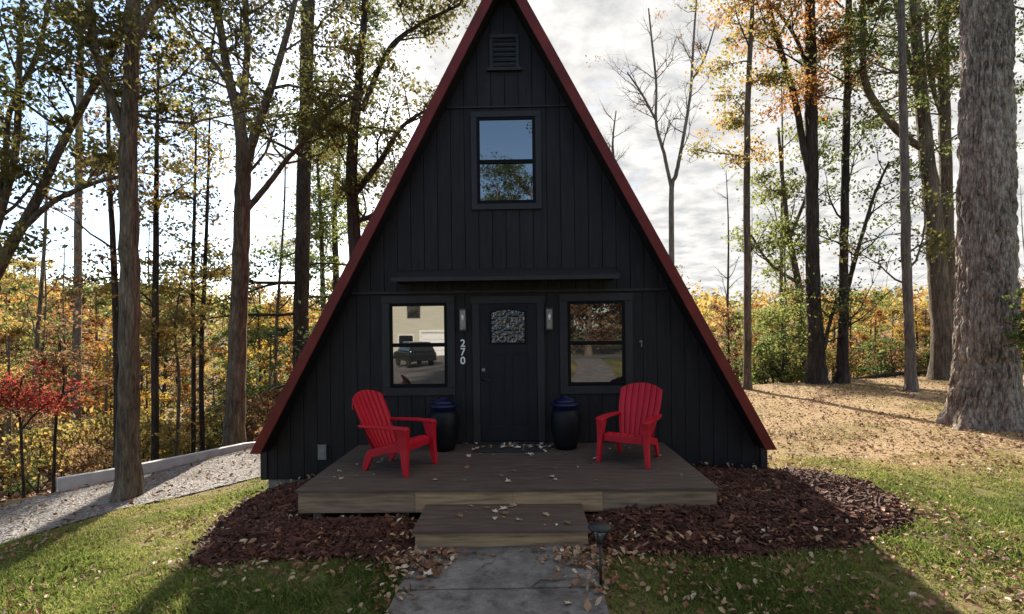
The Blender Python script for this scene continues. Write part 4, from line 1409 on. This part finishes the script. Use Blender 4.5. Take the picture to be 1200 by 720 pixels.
make_tree('poplar_tree', 'slender brown trunk nearest the right roof corner with yellow green leaves',
          [limb(16.2, [(876, 465, 10), (876, 340, 9), (875, 200, 8), (877, 100, 7), (882, 0, 5), (886, -120, 3)], True)],
          M['bark_grey'], 'mixed', 5200, .06, .4, 18, 2.0, 123, tmin=.38, twigs=6, elev=(-.1, .7))
make_tree('maple_tree', 'tall orange leaved tree with a second slanting stem left of its dark trunk',
          [limb(16.6, [(958, 468, 24), (956, 400, 20), (952, 300, 17), (951, 180, 16), (950, 60, 14), (948, -60, 11), (945, -220, 5)], True),
           limb(16.6, [(952, 215, 9), (943, 180, 9), (932, 120, 8), (915, 60, 7), (902, 10, 6), (890, -80, 4)]),
           limb(16.6, [(950, 90, 6), (930, 40, 5), (900, 0, 3)])],
          M['bark_dark'], 'orange', 6200, .062, .42, 11, 2.3, 124, tmin=.55, twigs=6, leaf_zmin=6.5)
make_tree('dogwood_tree', 'crooked mossy tree with a low left branch behind the orange tree',
          [limb(19, [(945, 465, 11), (940, 400, 10), (936, 335, 9), (925, 280, 7), (918, 220, 5), (912, 150, 3)], True),
           limb(19, [(934, 330, 5), (912, 318, 4.5), (895, 300, 3.5), (880, 275, 2)]),
           limb(19, [(925, 280, 5), (945, 230, 4), (960, 180, 2)])],
          M['bark_grey'], 'lime', 3800, .07, .45, 10, 1.9, 125, tmin=.35, twigs=6)
make_tree('cherry_tree', 'dark trunk with a thin crossing stem, between orange tree and pale brown trunk',
          [limb(16.4, [(986, 470, 17), (988, 400, 14), (989, 300, 11), (991, 180, 10), (994, 60, 9), (995, -60, 7), (996, -200, 4)], True),
           limb(16.4, [(987, 365, 7), (998, 320, 6), (1012, 270, 5), (1026, 225, 4), (1042, 190, 3)]),
           limb(16.4, [(966, 410, 5), (972, 380, 5), (984, 340, 4)])],
          M['bark_dark'], 'green', 3600, .06, .45, 13, 2.2, 126, tmin=.4, twigs=6)
make_tree('thin_tree', 'pale brown straight slim trunk standing forward on the lawn left of the huge oak',
          [limb(14.0, [(1068, 484, 16), (1066, 400, 13), (1062, 300, 12.5), (1059, 150, 11), (1056, 0, 9), (1054, -150, 5)], True)],
          M['bark_pale'], 'olive', 2600, .06, .4, 13, 2.0, 127, tmin=.38, twigs=7, elev=(.0, .8))
make_tree('locust_tree', 'thick leaning trunk with a crooked dark limb, just left of the huge oak',
          [limb(16, [(1106, 472, 32), (1104, 400, 27), (1099, 320, 25), (1092, 240, 22), (1082, 140, 18), (1075, 60, 15), (1068, -40, 12), (1060, -180, 6)], True),
           limb(16, [(1088, 178, 9), (1062, 162, 11), (1040, 140, 11), (1020, 112, 10), (1011, 80, 9), (1012, 20, 8), (1008, -80, 5)]),
           limb(16, [(1082, 145, 8), (1066, 70, 7), (1050, 10, 5), (1040, -60, 3)])],
          M['bark_grey'], 'green', 5200, .06, .45, 11, 2.2, 128, tmin=.4, twigs=6, leaf_zmin=4.5)
make_tree('maple_tree', 'upright brown trunk directly behind the leaning one beside the huge oak',
          [limb(17.5, [(1112, 470, 22), (1112, 350, 19), (1109, 230, 17), (1106, 100, 15), (1104, 0, 13), (1100, -150, 7)], True),
           limb(17.5, [(1108, 150, 6), (1090, 90, 6), (1085, 20, 5)])],
          M['bark_grey'], 'olive', 3600, .065, .45, 11, 2.2, 129, tmin=.45, twigs=6)
make_tree('maple_tree', 'tree whose branches reach in past the right side of the huge oak',
          [limb(15, [(1250, 480, 30), (1250, 350, 26), (1246, 200, 22), (1240, 60, 18), (1236, -80, 12)], True)],
          M['bark_grey'], 'green', 3800, .06, .45, 12, 2.3, 130, tmin=.4, twigs=6)


# --- the big oak: real furrowed bark
def big_oak():
    dd = 9.6
    p0 = P(1152, 500, dd); bx, by = p0[0], p0[1]; bz = float(H(bx, by))
    root = empty('oak_tree', (bx, by, bz), 0, 'huge old oak with furrowed grey bark and root flare on the right lawn', 'tree')
    ctr = [(1152, 500, 92), (1155, 430, 79), (1156, 330, 73), (1156, 200, 67), (1156, 80, 61), (1156, 0, 58), (1155, -120, 54), (1150, -300, 44), (1146, -480, 30)]
    P3 = np.array([P(a, b, dd) for a, b, c in ctr]); P3[0, 2] = bz - .25
    P3 -= np.array([bx, by, bz])
    rad = np.array([c * .5 * dd / FPX / math.sqrt(1 + ((a - 600) / FPX) ** 2) for a, b, c in ctr]); rad[0] *= .98
    nz, na = 900, 320
    tt = np.linspace(0, 1, nz)
    zz = P3[0, 2] + (P3[-1, 2] - P3[0, 2]) * tt
    cx = np.interp(zz, P3[:, 2], P3[:, 0]); cy = np.interp(zz, P3[:, 2], P3[:, 1]); rr0 = np.interp(zz, P3[:, 2], rad)
    th = np.linspace(0, 2 * PI, na, endpoint=False)
    TH, ZZ = np.meshgrid(th, zz)
    RR = rr0[:, None] * np.ones_like(TH)
    lobes = .5 + .5 * np.cos(TH * 5 + .8 + .5 * np.sin(TH * 2)); lob2 = .5 + .5 * np.cos(TH * 3 + 2)
    RR *= 1 + np.exp(-(ZZ + .1).clip(0) / .30) * (.12 + .42 * lobes ** 2) + np.exp(-(ZZ).clip(0) / .9) * .12 * lob2
    RR *= 1 + .03 * np.cos(TH * 4 + ZZ * .3)
    # furrows: periodic in angle
    ang = TH / (2 * PI)
    warp = (fbm(ang * 9, ZZ * 1.1, 71) - .5) * .055

    def per(freq, zf, o):
        x = (ang + warp) * freq
        return vnoise(x % freq, ZZ * zf, o)
    a_ = np.abs(per(40, 2.6, 72) - .5) * 2
    b_ = np.abs(per(80, 6.0, 73) - .5) * 2
    c_ = per(150, 17, 74)
    ridge = np.clip(a_ * 1.5, 0, 1) * .6 + np.clip(b_ * 1.6, 0, 1) * .3 + c_ * .12
    RR += (ridge - .55) * .085
    v = np.stack([cx[:, None] + RR * np.cos(TH), cy[:, None] + RR * np.sin(TH), ZZ], -1).reshape(-1, 3)
    i, k = np.meshgrid(np.arange(nz - 1), np.arange(na), indexing='ij')
    f = np.stack([i * na + k, i * na + (k + 1) % na, (i + 1) * na + (k + 1) % na, (i + 1) * na + k], -1).reshape(-1, 4)
    np_mesh('trunk', v, f, M['bark_oak'], root, smooth=False)
    # upper limbs, above the frame
    r = np.random.default_rng(9); tb = Tubes(); tips = []
    for q in range(9):
        t = r.uniform(.62, 1.0); z = P3[0, 2] + (P3[-1, 2] - P3[0, 2]) * t
        c = np.array([np.interp(z, P3[:, 2], P3[:, 0]), np.interp(z, P3[:, 2], P3[:, 1]), z])
        az = r.uniform(0, 2 * PI); dr = np.array([math.cos(az), math.sin(az), .7])
        ln = r.uniform(3, 5.5); br = branch_path(r, c, dr, ln, 8, .05, .14); rd = np.linspace(.17, .03, 9)
        tb.add(br, rd, 8)
        for w in range(9):
            j = r.integers(2, 9); tw = branch_path(r, br[j], (br[j] - br[j - 1]) + r.normal(0, .4, 3), ln * .35, 5, .05, .2)
            tb.add(tw, np.linspace(rd[j] * .5, .006, 6), 5); tips += list(tw[2:])
    tb.build('limbs', M['bark_oak'], root)
    leaves_mesh(r, np.array(tips), 4200, .4, .07, 'crown', M['leaf_gold'], root)
    # sprout of green leaves low on the right of the trunk
    tb = Tubes(); tips = []
    for q in range(20):
        s = P(1188 + r.uniform(-14, 14), 388 + r.uniform(-45, 30), dd - .78) - np.array([bx, by, bz])
        br = branch_path(r, s, (r.uniform(-.35, .9), -.5, r.uniform(-.2, .5)), r.uniform(.35, .75), 5, .03, .2)
        tb.add(br, np.linspace(.008, .003, 6), 5); tips += list(br[1:])
    tb.build('twig', M['bark_dark'], root)
    leaves_mesh(r, np.array(tips), 700, .11, .045, 'sprout_leaves', M['leaf_green'], root)
    return root


big_oak()

# fallen logs at the wood edge
for k, (a, b, w, lab) in enumerate((((1000, 463), (1090, 459), 5, 'long mossy fallen log at the wood edge behind the pale brown trunk'),
                                   ((1010, 467), (1056, 463), 4, 'shorter broken log lying in front of the long fallen log'),
                                   )):
    p = P(a[0], 460, 17.6 + .5 * k); q = P(b[0], 460, 18.6 + .5 * k)
    p[2] = H(p[0], p[1]) + .05; q[2] = H(q[0], q[1]) + .22
    m = (p + q) / 2 + np.array([.1, .1, .05])
    pts = smooth_path([p, m, q], 9); pts[:, 2] = np.maximum(pts[:, 2], H(pts[:, 0], pts[:, 1]) + .05)
    base = pts[0].copy()
    lg = MB().tube(pts - base, np.linspace(.085, .055, 9), 10)
    tag(lg.build('fallen_log', M['bark_dark'], loc=tuple(base)), lab, 'log')

# ------------------------------------------------------------------ background woods: prototypes and copies
PROTO = {}


def proto(kind, leaf, hgt, seed, nleaf, lsize, nbr, blen, bk):
    lean = np.random.default_rng(seed).normal(0, .03 * hgt, 2)
    t = make_tree(kind, None, [[(0, 0, 0, .02 * hgt ** .9), (lean[0] * .5, lean[1] * .5, hgt * .45, .014 * hgt ** .9), (lean[0], lean[1], hgt * .97, .004 * hgt)]],
                  M[bk], leaf, nleaf, lsize, .42, nbr, blen, seed, tmin=.18, twigs=4, up=.1, fine=False, elev=(-.05, .8), root_flare=1.1)
    return t


KINDS = [
    ('autumn_tree', 'orange', 'orange autumn tree in the woods beyond the lawn', 9.0),
    ('autumn_tree', 'orange', 'orange autumn tree in the woods beyond the lawn', 7.0),
    ('autumn_tree', 'gold', 'golden leaved tree in the woods beyond the lawn', 9.5),
    ('autumn_tree', 'yellow', 'bright yellow leaved tree in the woods beyond the lawn', 7.5),
    ('autumn_tree', 'mixed', 'mixed green and orange tree in the woods beyond the lawn', 9.0),
    ('autumn_tree', 'rust', 'rusty brown leaved tree in the woods beyond the lawn', 8.0),
    ('green_tree', 'green', 'dark green leaved tree in the woods beyond the lawn', 8.5),
    ('green_tree', 'lime', 'light green leaved tree in the woods beyond the lawn', 6.5),
]
protos = []
for i, (nm, lf, lab, hh) in enumerate(KINDS):
    t = proto(nm, lf, hh, 300 + i, 2700, .11, 26, hh * .30, 'bark_dark' if i % 2 else 'bark_grey')
    t['label'] = lab; t['category'] = 'tree'; t['group'] = lab.replace(' tree in', ' trees in')
    protos.append([t, 0, hh])


def place(i, x, y, s, rz):
    t, used, hh = protos[i]
    o = t if not used else copy_tree(t)
    protos[i][1] += 1
    o.location = (x, y, float(H(x, y)) - .05); o.scale = (s, s, s * random.uniform(.92, 1.1)); o.rotation_euler = (0, 0, rz)
    return o


rb = random.Random(21)


def zone(px0, px1, d0, d1, n, w, top, smin=.45, smax=1.35):
    for k in range(n):
        px = px0 + (px1 - px0) * (k + rb.random()) / n
        d = rb.uniform(d0, d1)
        p = P(px, HORIZ, d); gz = float(H(p[0], p[1]))
        i = rb.choices(range(len(KINDS)), w)[0]
        # height so that the crown reaches about the photo's tree line at that pixel
        tpy = np.interp(px, *top) + rb.uniform(-22, 60)
        ztop_ = P(px, tpy, d)[2]
        s = np.clip((ztop_ - gz) / protos[i][2], smin, smax)
        place(i, p[0], p[1], s, rb.uniform(0, 6.28))


TL = ([-80, 0, 60, 130, 200, 300, 420], [300, 305, 322, 345, 345, 350, 350])
TR = ([740, 830, 900, 1000, 1100, 1260], [345, 348, 345, 338, 325, 310])
#          or or go ye mi ru gr li
zone(-70, 400, 20, 27, 12, (1, 1, 4, 4, 2, 2, 2, 4), ([-80, 400], [400, 395]))
zone(-90, 420, 27, 40, 22, (2, 2, 4, 3, 3, 2, 1, 3), ([-80, 60, 200, 420], [345, 365, 372, 372]))
zone(-100, 440, 40, 62, 26, (3, 2, 3, 1, 3, 2, 3, 2), TL)
zone(-110, 70, 42, 60, 12, (0, 0, 2, 0, 2, 0, 4, 4), ([-110, 60], [298, 318]))
zone(760, 1260, 19.5, 26, 16, (2, 3, 2, 2, 2, 1, 2, 4), ([740, 1260], [392, 375]))
zone(760, 1280, 26, 40, 21, (5, 4, 3, 4, 2, 2, 1, 1), ([740, 1260], [362, 340]))
zone(740, 1290, 40, 62, 26, (5, 3, 3, 2, 3, 3, 2, 1), TR)
for pr, used, hh in protos:
    if not used: bpy.data.objects.remove(pr)

# slim bare trunks scattered through the woods
pole = make_tree('bare_tree', 'slim nearly bare trunk standing among the autumn trees in the woods', [[(0, 0, 0, .11), (.1, .05, 5, .08), (-.1, .1, 10, .05), (0, 0, 14, .015)]],
                 M['bark_grey'], None, 0, .05, .3, 16, 2.0, 460, group='slim bare trunks in the woods', tmin=.35, twigs=4, fine=False, root_flare=1.2)
for k in range(18):
    px = -60 + 420 * rb.random() if k % 2 else 820 + 400 * rb.random()
    d_ = rb.uniform(19, 44); p = P(px, HORIZ, d_)
    o = pole if k == 0 else copy_tree(pole)
    s_ = rb.uniform(.6, 1.15)
    o.location = (p[0], p[1], float(H(p[0], p[1])) - .05); o.scale = (s_ * rb.uniform(.6, 1.3), s_, s_); o.rotation_euler = (rb.gauss(0, .04), rb.gauss(0, .04), rb.uniform(0, 6.28))

# low shrubs along both wood edges
SH = []
for i, (lf, lab) in enumerate((('rust', 'low brown leaved shrub in the undergrowth at the wood edge'), ('gold', 'low golden shrub in the undergrowth at the wood edge'),
                               ('green', 'low green shrub in the undergrowth at the wood edge'), ('olive', 'low olive shrub in the undergrowth at the wood edge'))):
    t = make_tree('shrub', lab, [[(0, 0, 0, .02), (.05, .02, .5, .014), (.1, .05, 1.1, .005)], [(0, 0, .05, .015), (-.25, .1, .5, .01), (-.4, .2, 1.0, .004)], [(0, 0, .05, .015), (.2, -.25, .4, .01), (.35, -.4, .9, .004)]],
                  M['bark_dark'], lf, 950, .05, .2, 7, .75, 400 + i, cat='shrub', group=lab.replace(' shrub', ' shrubs'), tmin=.2, root_flare=1, fine=False, twigs=4)
    SH.append([t, 0])


def put_shrub(px, d, s, i):
    p = P(px, HORIZ, d); t = SH[i]
    o = t[0] if not t[1] else copy_tree(t[0]); t[1] += 1
    o.location = (p[0], p[1], float(H(p[0], p[1])) - .03); o.scale = (s, s, s * rb.uniform(.8, 1.3)); o.rotation_euler = (0, 0, rb.uniform(0, 6.28))


for k in range(22):
    put_shrub(-60 + 430 * (k + rb.random()) / 22, rb.uniform(14.5, 22), rb.uniform(.8, 1.9), rb.choices(range(4), (3, 5, 3, 3))[0])
for k in range(30):
    put_shrub(800 + 440 * (k + rb.random()) / 30, rb.uniform(18.2, 22), rb.uniform(.6, 1.3), rb.choices(range(4), (2, 3, 4, 3))[0])
p_ = P(915, HORIZ, 18.2)
make_tree('evergreen_shrub', 'bushy light green shrub at the wood edge right of the roof corner',
          [[(p_[0], p_[1], float(H(p_[0], p_[1])), .05), (p_[0] + .1, p_[1], 1.2, .03), (p_[0] + .1, p_[1] + .1, 2.3, .01)]],
          M['bark_dark'], 'lime', 2300, .06, .42, 26, 1.35, 450, cat='shrub', tmin=.05, twigs=5, elev=(-.1, .7))


# far wooded hillside: one mass nobody could count
def far_woods():
    r = np.random.default_rng(77)
    n = 900
    x = r.uniform(-150, 170, n); y = r.uniform(58, 125, n)
    k = np.abs(x) < (y + 10) * 1.25
    x, y = x[k], y[k]; n = len(x)
    gz = H(x, y); hh = r.uniform(5, 9, n)
    m = 70
    idx = np.repeat(np.arange(n), m); N = len(idx)
    off = r.normal(0, 1, (N, 3)); off /= np.linalg.norm(off, axis=1)[:, None]; off *= r.uniform(.5, 1, (N, 1)) ** .5
    c = np.stack([x[idx] + off[:, 0] * hh[idx] * .33, y[idx] + off[:, 1] * hh[idx] * .33, gz[idx] + hh[idx] * (.58 + .42 * off[:, 2])], -1)
    s = r.uniform(.25, .5, N)
    nr = off + r.normal(0, .5, (N, 3)); nr /= np.linalg.norm(nr, axis=1)[:, None]
    a1 = np.cross(nr, rand_unit(N, r)); a1 /= np.linalg.norm(a1, axis=1)[:, None]; a2 = np.cross(nr, a1)
    v, f = quads_from(c, a1 * s[:, None], a2 * (s * .8)[:, None])
    tone = r.uniform(0, 1, n)
    o = np_mesh('far_woods', v, f, M['leaf_mixed'], rnd=np.clip(tone[idx] * .8 + .2 * r.uniform(0, 1, N), 0, 1))
    tag(o, kind='stuff')


far_woods()

# ------------------------------------------------------------------ behind the viewpoint: what the windows reflect
nb = empty('neighbour_house', (-9.5, -44, 0), 0, 'cream house with white garage door reflected in the left porch window', 'house')
gz = float(H(-9, -44))
MB().box(-9, 8, -9, 0, gz, 6.2).build('wall', M['cream'], nb)
MB().prism([(-9.4, 6.202), (8.4, 6.202), (-.5, 9.6)], -9.4, .5).build('roof', M['shingle'], nb)
gd = MB()
for k in range(4): gd.box(-1.2, 3.6, .02, .05, gz + .01 + .56 * k, gz + .55 + .56 * k)
gd.build('garage_door', M['white'], nb, .01)
tr = MB().box(-1.42, -1.21, .02, .08, gz, gz + 2.42); tr.box(3.61, 3.82, .02, .08, gz, gz + 2.42); tr.box(-1.42, 3.82, .02, .085, gz + 2.421, gz + 2.62)
tr.build('garage_trim', M['white'], nb)
for wx, wz in ((-2.6, 3.3), (4.9, 3.4)):
    w = MB().box(wx - .1, wx + 1.3, .02, .07, wz - .1, wz + 1.6).build('window', M['black'], nb)
    MB().box(wx, wx + 1.2, .071, .08, wz, wz + 1.5).build('pane', M['car_glass'], w)
wd = MB().box(-3.6, -2.0, .02, .06, gz + .9, gz + 2.2).build('window', M['white'], nb); MB().box(-3.5, -2.1, .061, .07, gz + 1.0, gz + 2.1).build('pane', M['car_glass'], wd)

# dark vehicle on that driveway
suv = empty('parked_car', (-8.0, -28.6, float(H(-8.0, -28.6)) + .04), R(62), 'black vehicle parked before the garage, reflected in the left porch window', 'car')
MB().prism([(-2.35, .42), (-2.38, .72), (-2.25, .98), (-1.2, 1.10), (2.2, 1.10), (2.36, .95), (2.38, .45)], -.93, .93).build('body', M['car_paint'], suv, .09)


def taper(xb0, xb1, xt0, xt1, z0, z1, wb, wt):
    return [(xb0, -wb, z0), (xb1, -wb, z0), (xb1, wb, z0), (xb0, wb, z0), (xt0, -wt, z1), (xt1, -wt, z1), (xt1, wt, z1), (xt0, wt, z1)]


BF = [(3, 2, 1, 0), (4, 5, 6, 7), (0, 1, 5, 4), (1, 2, 6, 5), (2, 3, 7, 6), (3, 0, 4, 7)]
MB().add(taper(-1.25, 2.22, -.55, 1.85, 1.09, 1.74, .90, .68), BF).build('cabin', M['car_paint'], suv, .07)
MB().add(taper(-1.02, 2.02, -.50, 1.74, 1.16, 1.64, .895, .735), BF).build('side_window', M['car_glass'], suv)
MB().add(taper(-1.235, 2.225, -.68, 1.93, 1.16, 1.64, .78, .62), BF).build('windscreen', M['car_glass'], suv)
for sx in (-1.5, 1.45):
    for sy in (-.9, .68):
        w = MB().lathe([(.2, 0), (.36, .02), (.37, .11), (.36, .2), (.2, .22)], 0, 0, 0, 22); w.v = [(a, c, b) for a, b, c in w.v]
        wo = w.build('wheel', M['rubber'], suv); wo.location = (sx, sy, .37)
for sy in (-.65, .45): MB().box(-2.38, -2.29, sy, sy + .24, .72, .86).build('headlight', M['white'], suv, .02)

for k, (x, y, hh, lf, lab) in enumerate(((4.5, -30, 11, 'rust', 'rusty tree reflected at the right of the porch windows'), (9.5, -36, 13, 'orange', 'orange tree reflected in the right porch window'),
                                        (.6, -46, 18.5, 'olive', 'tall olive tree reflected in the upstairs window, middle of its row'), (-3.0, -47, 18.5, 'green', 'tall green tree reflected in the upstairs window, left of its row'),
                                        (4.4, -45, 21, 'olive', 'tall olive tree reflected in the upstairs window, right of its row'), (13, -40, 15, 'gold', 'golden tree across the road behind the viewpoint'),
                                        (-22, -38, 15, 'green', 'green tree beside the cream house behind the viewpoint'), (18, -34, 14, 'olive', 'olive tree at the far end of the road behind the viewpoint'))):
    gz = float(H(x, y))
    make_tree('street_tree', lab, [[(x, y, gz, .28), (x + .1, y, gz + hh * .4, .2), (x, y + .2, gz + hh * .95, .05)]], M['bark_grey'], lf, 15000, .15, .8, 36, hh * .3, 500 + k, tmin=.22, twigs=4, fine=False)

# ------------------------------------------------------------------ camera, light, sky
cam = bpy.data.cameras.new('camera'); co = bpy.data.objects.new('camera', cam); col.objects.link(co)
cam.sensor_fit = 'HORIZONTAL'; cam.sensor_width = 36; cam.lens = 36 * FPX / 1200
cam.shift_x = 0; cam.shift_y = (HORIZ - 360) / 1200
cam.clip_start = .05; cam.clip_end = 2000
co.matrix_world = Matrix.Translation(CAM) @ Matrix.Rotation(PI / 2, 4, 'X') @ Matrix.Rotation(ROLL, 4, 'Z')
scene.camera = co

SUN_EL, SUN_AZ = R(29), R(-7)            # azimuth from +y towards +x
sd = Vector((math.cos(SUN_EL) * math.sin(SUN_AZ), math.cos(SUN_EL) * math.cos(SUN_AZ), math.sin(SUN_EL)))
sun = bpy.data.lights.new('sun', 'SUN'); so = bpy.data.objects.new('sun', sun); col.objects.link(so)
sun.energy = 4.9; sun.angle = R(1.0); sun.color = (1, .92, .79)
so.rotation_euler = sd.to_track_quat('Z', 'Y').to_euler()

w = bpy.data.worlds.new('World'); scene.world = w; w.use_nodes = True
nt = w.node_tree
for n in list(nt.nodes): nt.nodes.remove(n)
out = nt.nodes.new('ShaderNodeOutputWorld'); bg = nt.nodes.new('ShaderNodeBackground'); bg.inputs[1].default_value = .082
sky = nt.nodes.new('ShaderNodeTexSky'); sky.sky_type = 'NISHITA'; sky.sun_disc = False; sky.sun_elevation = SUN_EL; sky.sun_rotation = SUN_AZ
sky.air_density = 1.0; sky.dust_density = .6; sky.ozone_density = 2.4
tc = nt.nodes.new('ShaderNodeTexCoord')
sep = nt.nodes.new('ShaderNodeSeparateXYZ'); nt.links.new(tc.outputs['Generated'], sep.inputs[0])


def math_(op, a, b=None, c=None, clamp=False):
    n = nt.nodes.new('ShaderNodeMath'); n.operation = op; n.use_clamp = clamp
    for i, q in enumerate((a, b, c)):
        if q is None: continue
        if isinstance(q, (int, float)): n.inputs[i].default_value = q
        else: nt.links.new(q, n.inputs[i])
    return n.outputs[0]


zz = math_('ADD', math_('MAXIMUM', sep.outputs[2], 0.0), .16)
u = math_('DIVIDE', sep.outputs[0], zz); v = math_('DIVIDE', sep.outputs[1], zz)
cb = nt.nodes.new('ShaderNodeCombineXYZ'); nt.links.new(u, cb.inputs[0]); nt.links.new(v, cb.inputs[1])
n1 = noise(nt, cb.outputs[0], 1.25, 7, .6)
n2 = noise(nt, cb.outputs[0], 6.5, 6, .6)
# bank of thin cloud in front of and around the sun; clearer to the upper left and behind
front = math_('MULTIPLY_ADD', sep.outputs[1], .27, math_('MULTIPLY', math_('MAXIMUM', math_('SUBTRACT', sep.outputs[2], .35), 0.0), .8))  # extra cloud high overhead, added to make the shade below less blue
lft = math_('MULTIPLY', math_('ADD', sep.outputs[0], 0.05, clamp=False), .40)
cov = math_('ADD', math_('ADD', n1, front), lft)
cov = math_('ADD', cov, math_('MULTIPLY', math_('SUBTRACT', n2, .5), .42))
mr = nt.nodes.new('ShaderNodeMapRange'); mr.interpolation_type = 'SMOOTHSTEP'
nt.links.new(cov, mr.inputs[0]); mr.inputs[1].default_value = .59; mr.inputs[2].default_value = .80
dens = nt.nodes.new('ShaderNodeMapRange'); nt.links.new(n2, dens.inputs[0]); dens.inputs[1].default_value = .30; dens.inputs[2].default_value = .60
ccol = ramp(nt, dens.outputs[0], [(0, (2.25, 2.3, 2.38)), (.5, (3.15, 3.12, 3.06)), (1, (4.0, 3.93, 3.8))])
mx = nt.nodes.new('ShaderNodeMix'); mx.data_type = 'RGBA'
nt.links.new(mr.outputs[0], mx.inputs[0]); nt.links.new(sky.outputs[0], mx.inputs[6]); nt.links.new(ccol, mx.inputs[7])
nt.links.new(mx.outputs[2], bg.inputs[0]); nt.links.new(bg.outputs[0], out.inputs[0])

scene.view_settings.view_transform = 'Standard'; scene.view_settings.look = 'None'
scene.view_settings.exposure = 1.72; scene.view_settings.gamma = 1; scene.view_settings.use_curve_mapping = False
scene.cycles.max_bounces = 6; scene.cycles.diffuse_bounces = 3; scene.cycles.glossy_bounces = 3; scene.cycles.transmission_bounces = 4
scene.cycles.transparent_max_bounces = 4
scene.cycles.use_denoising = True
scene.cycles.caustics_reflective = False; scene.cycles.caustics_refractive = False
scene.cycles.sample_clamp_indirect = 6
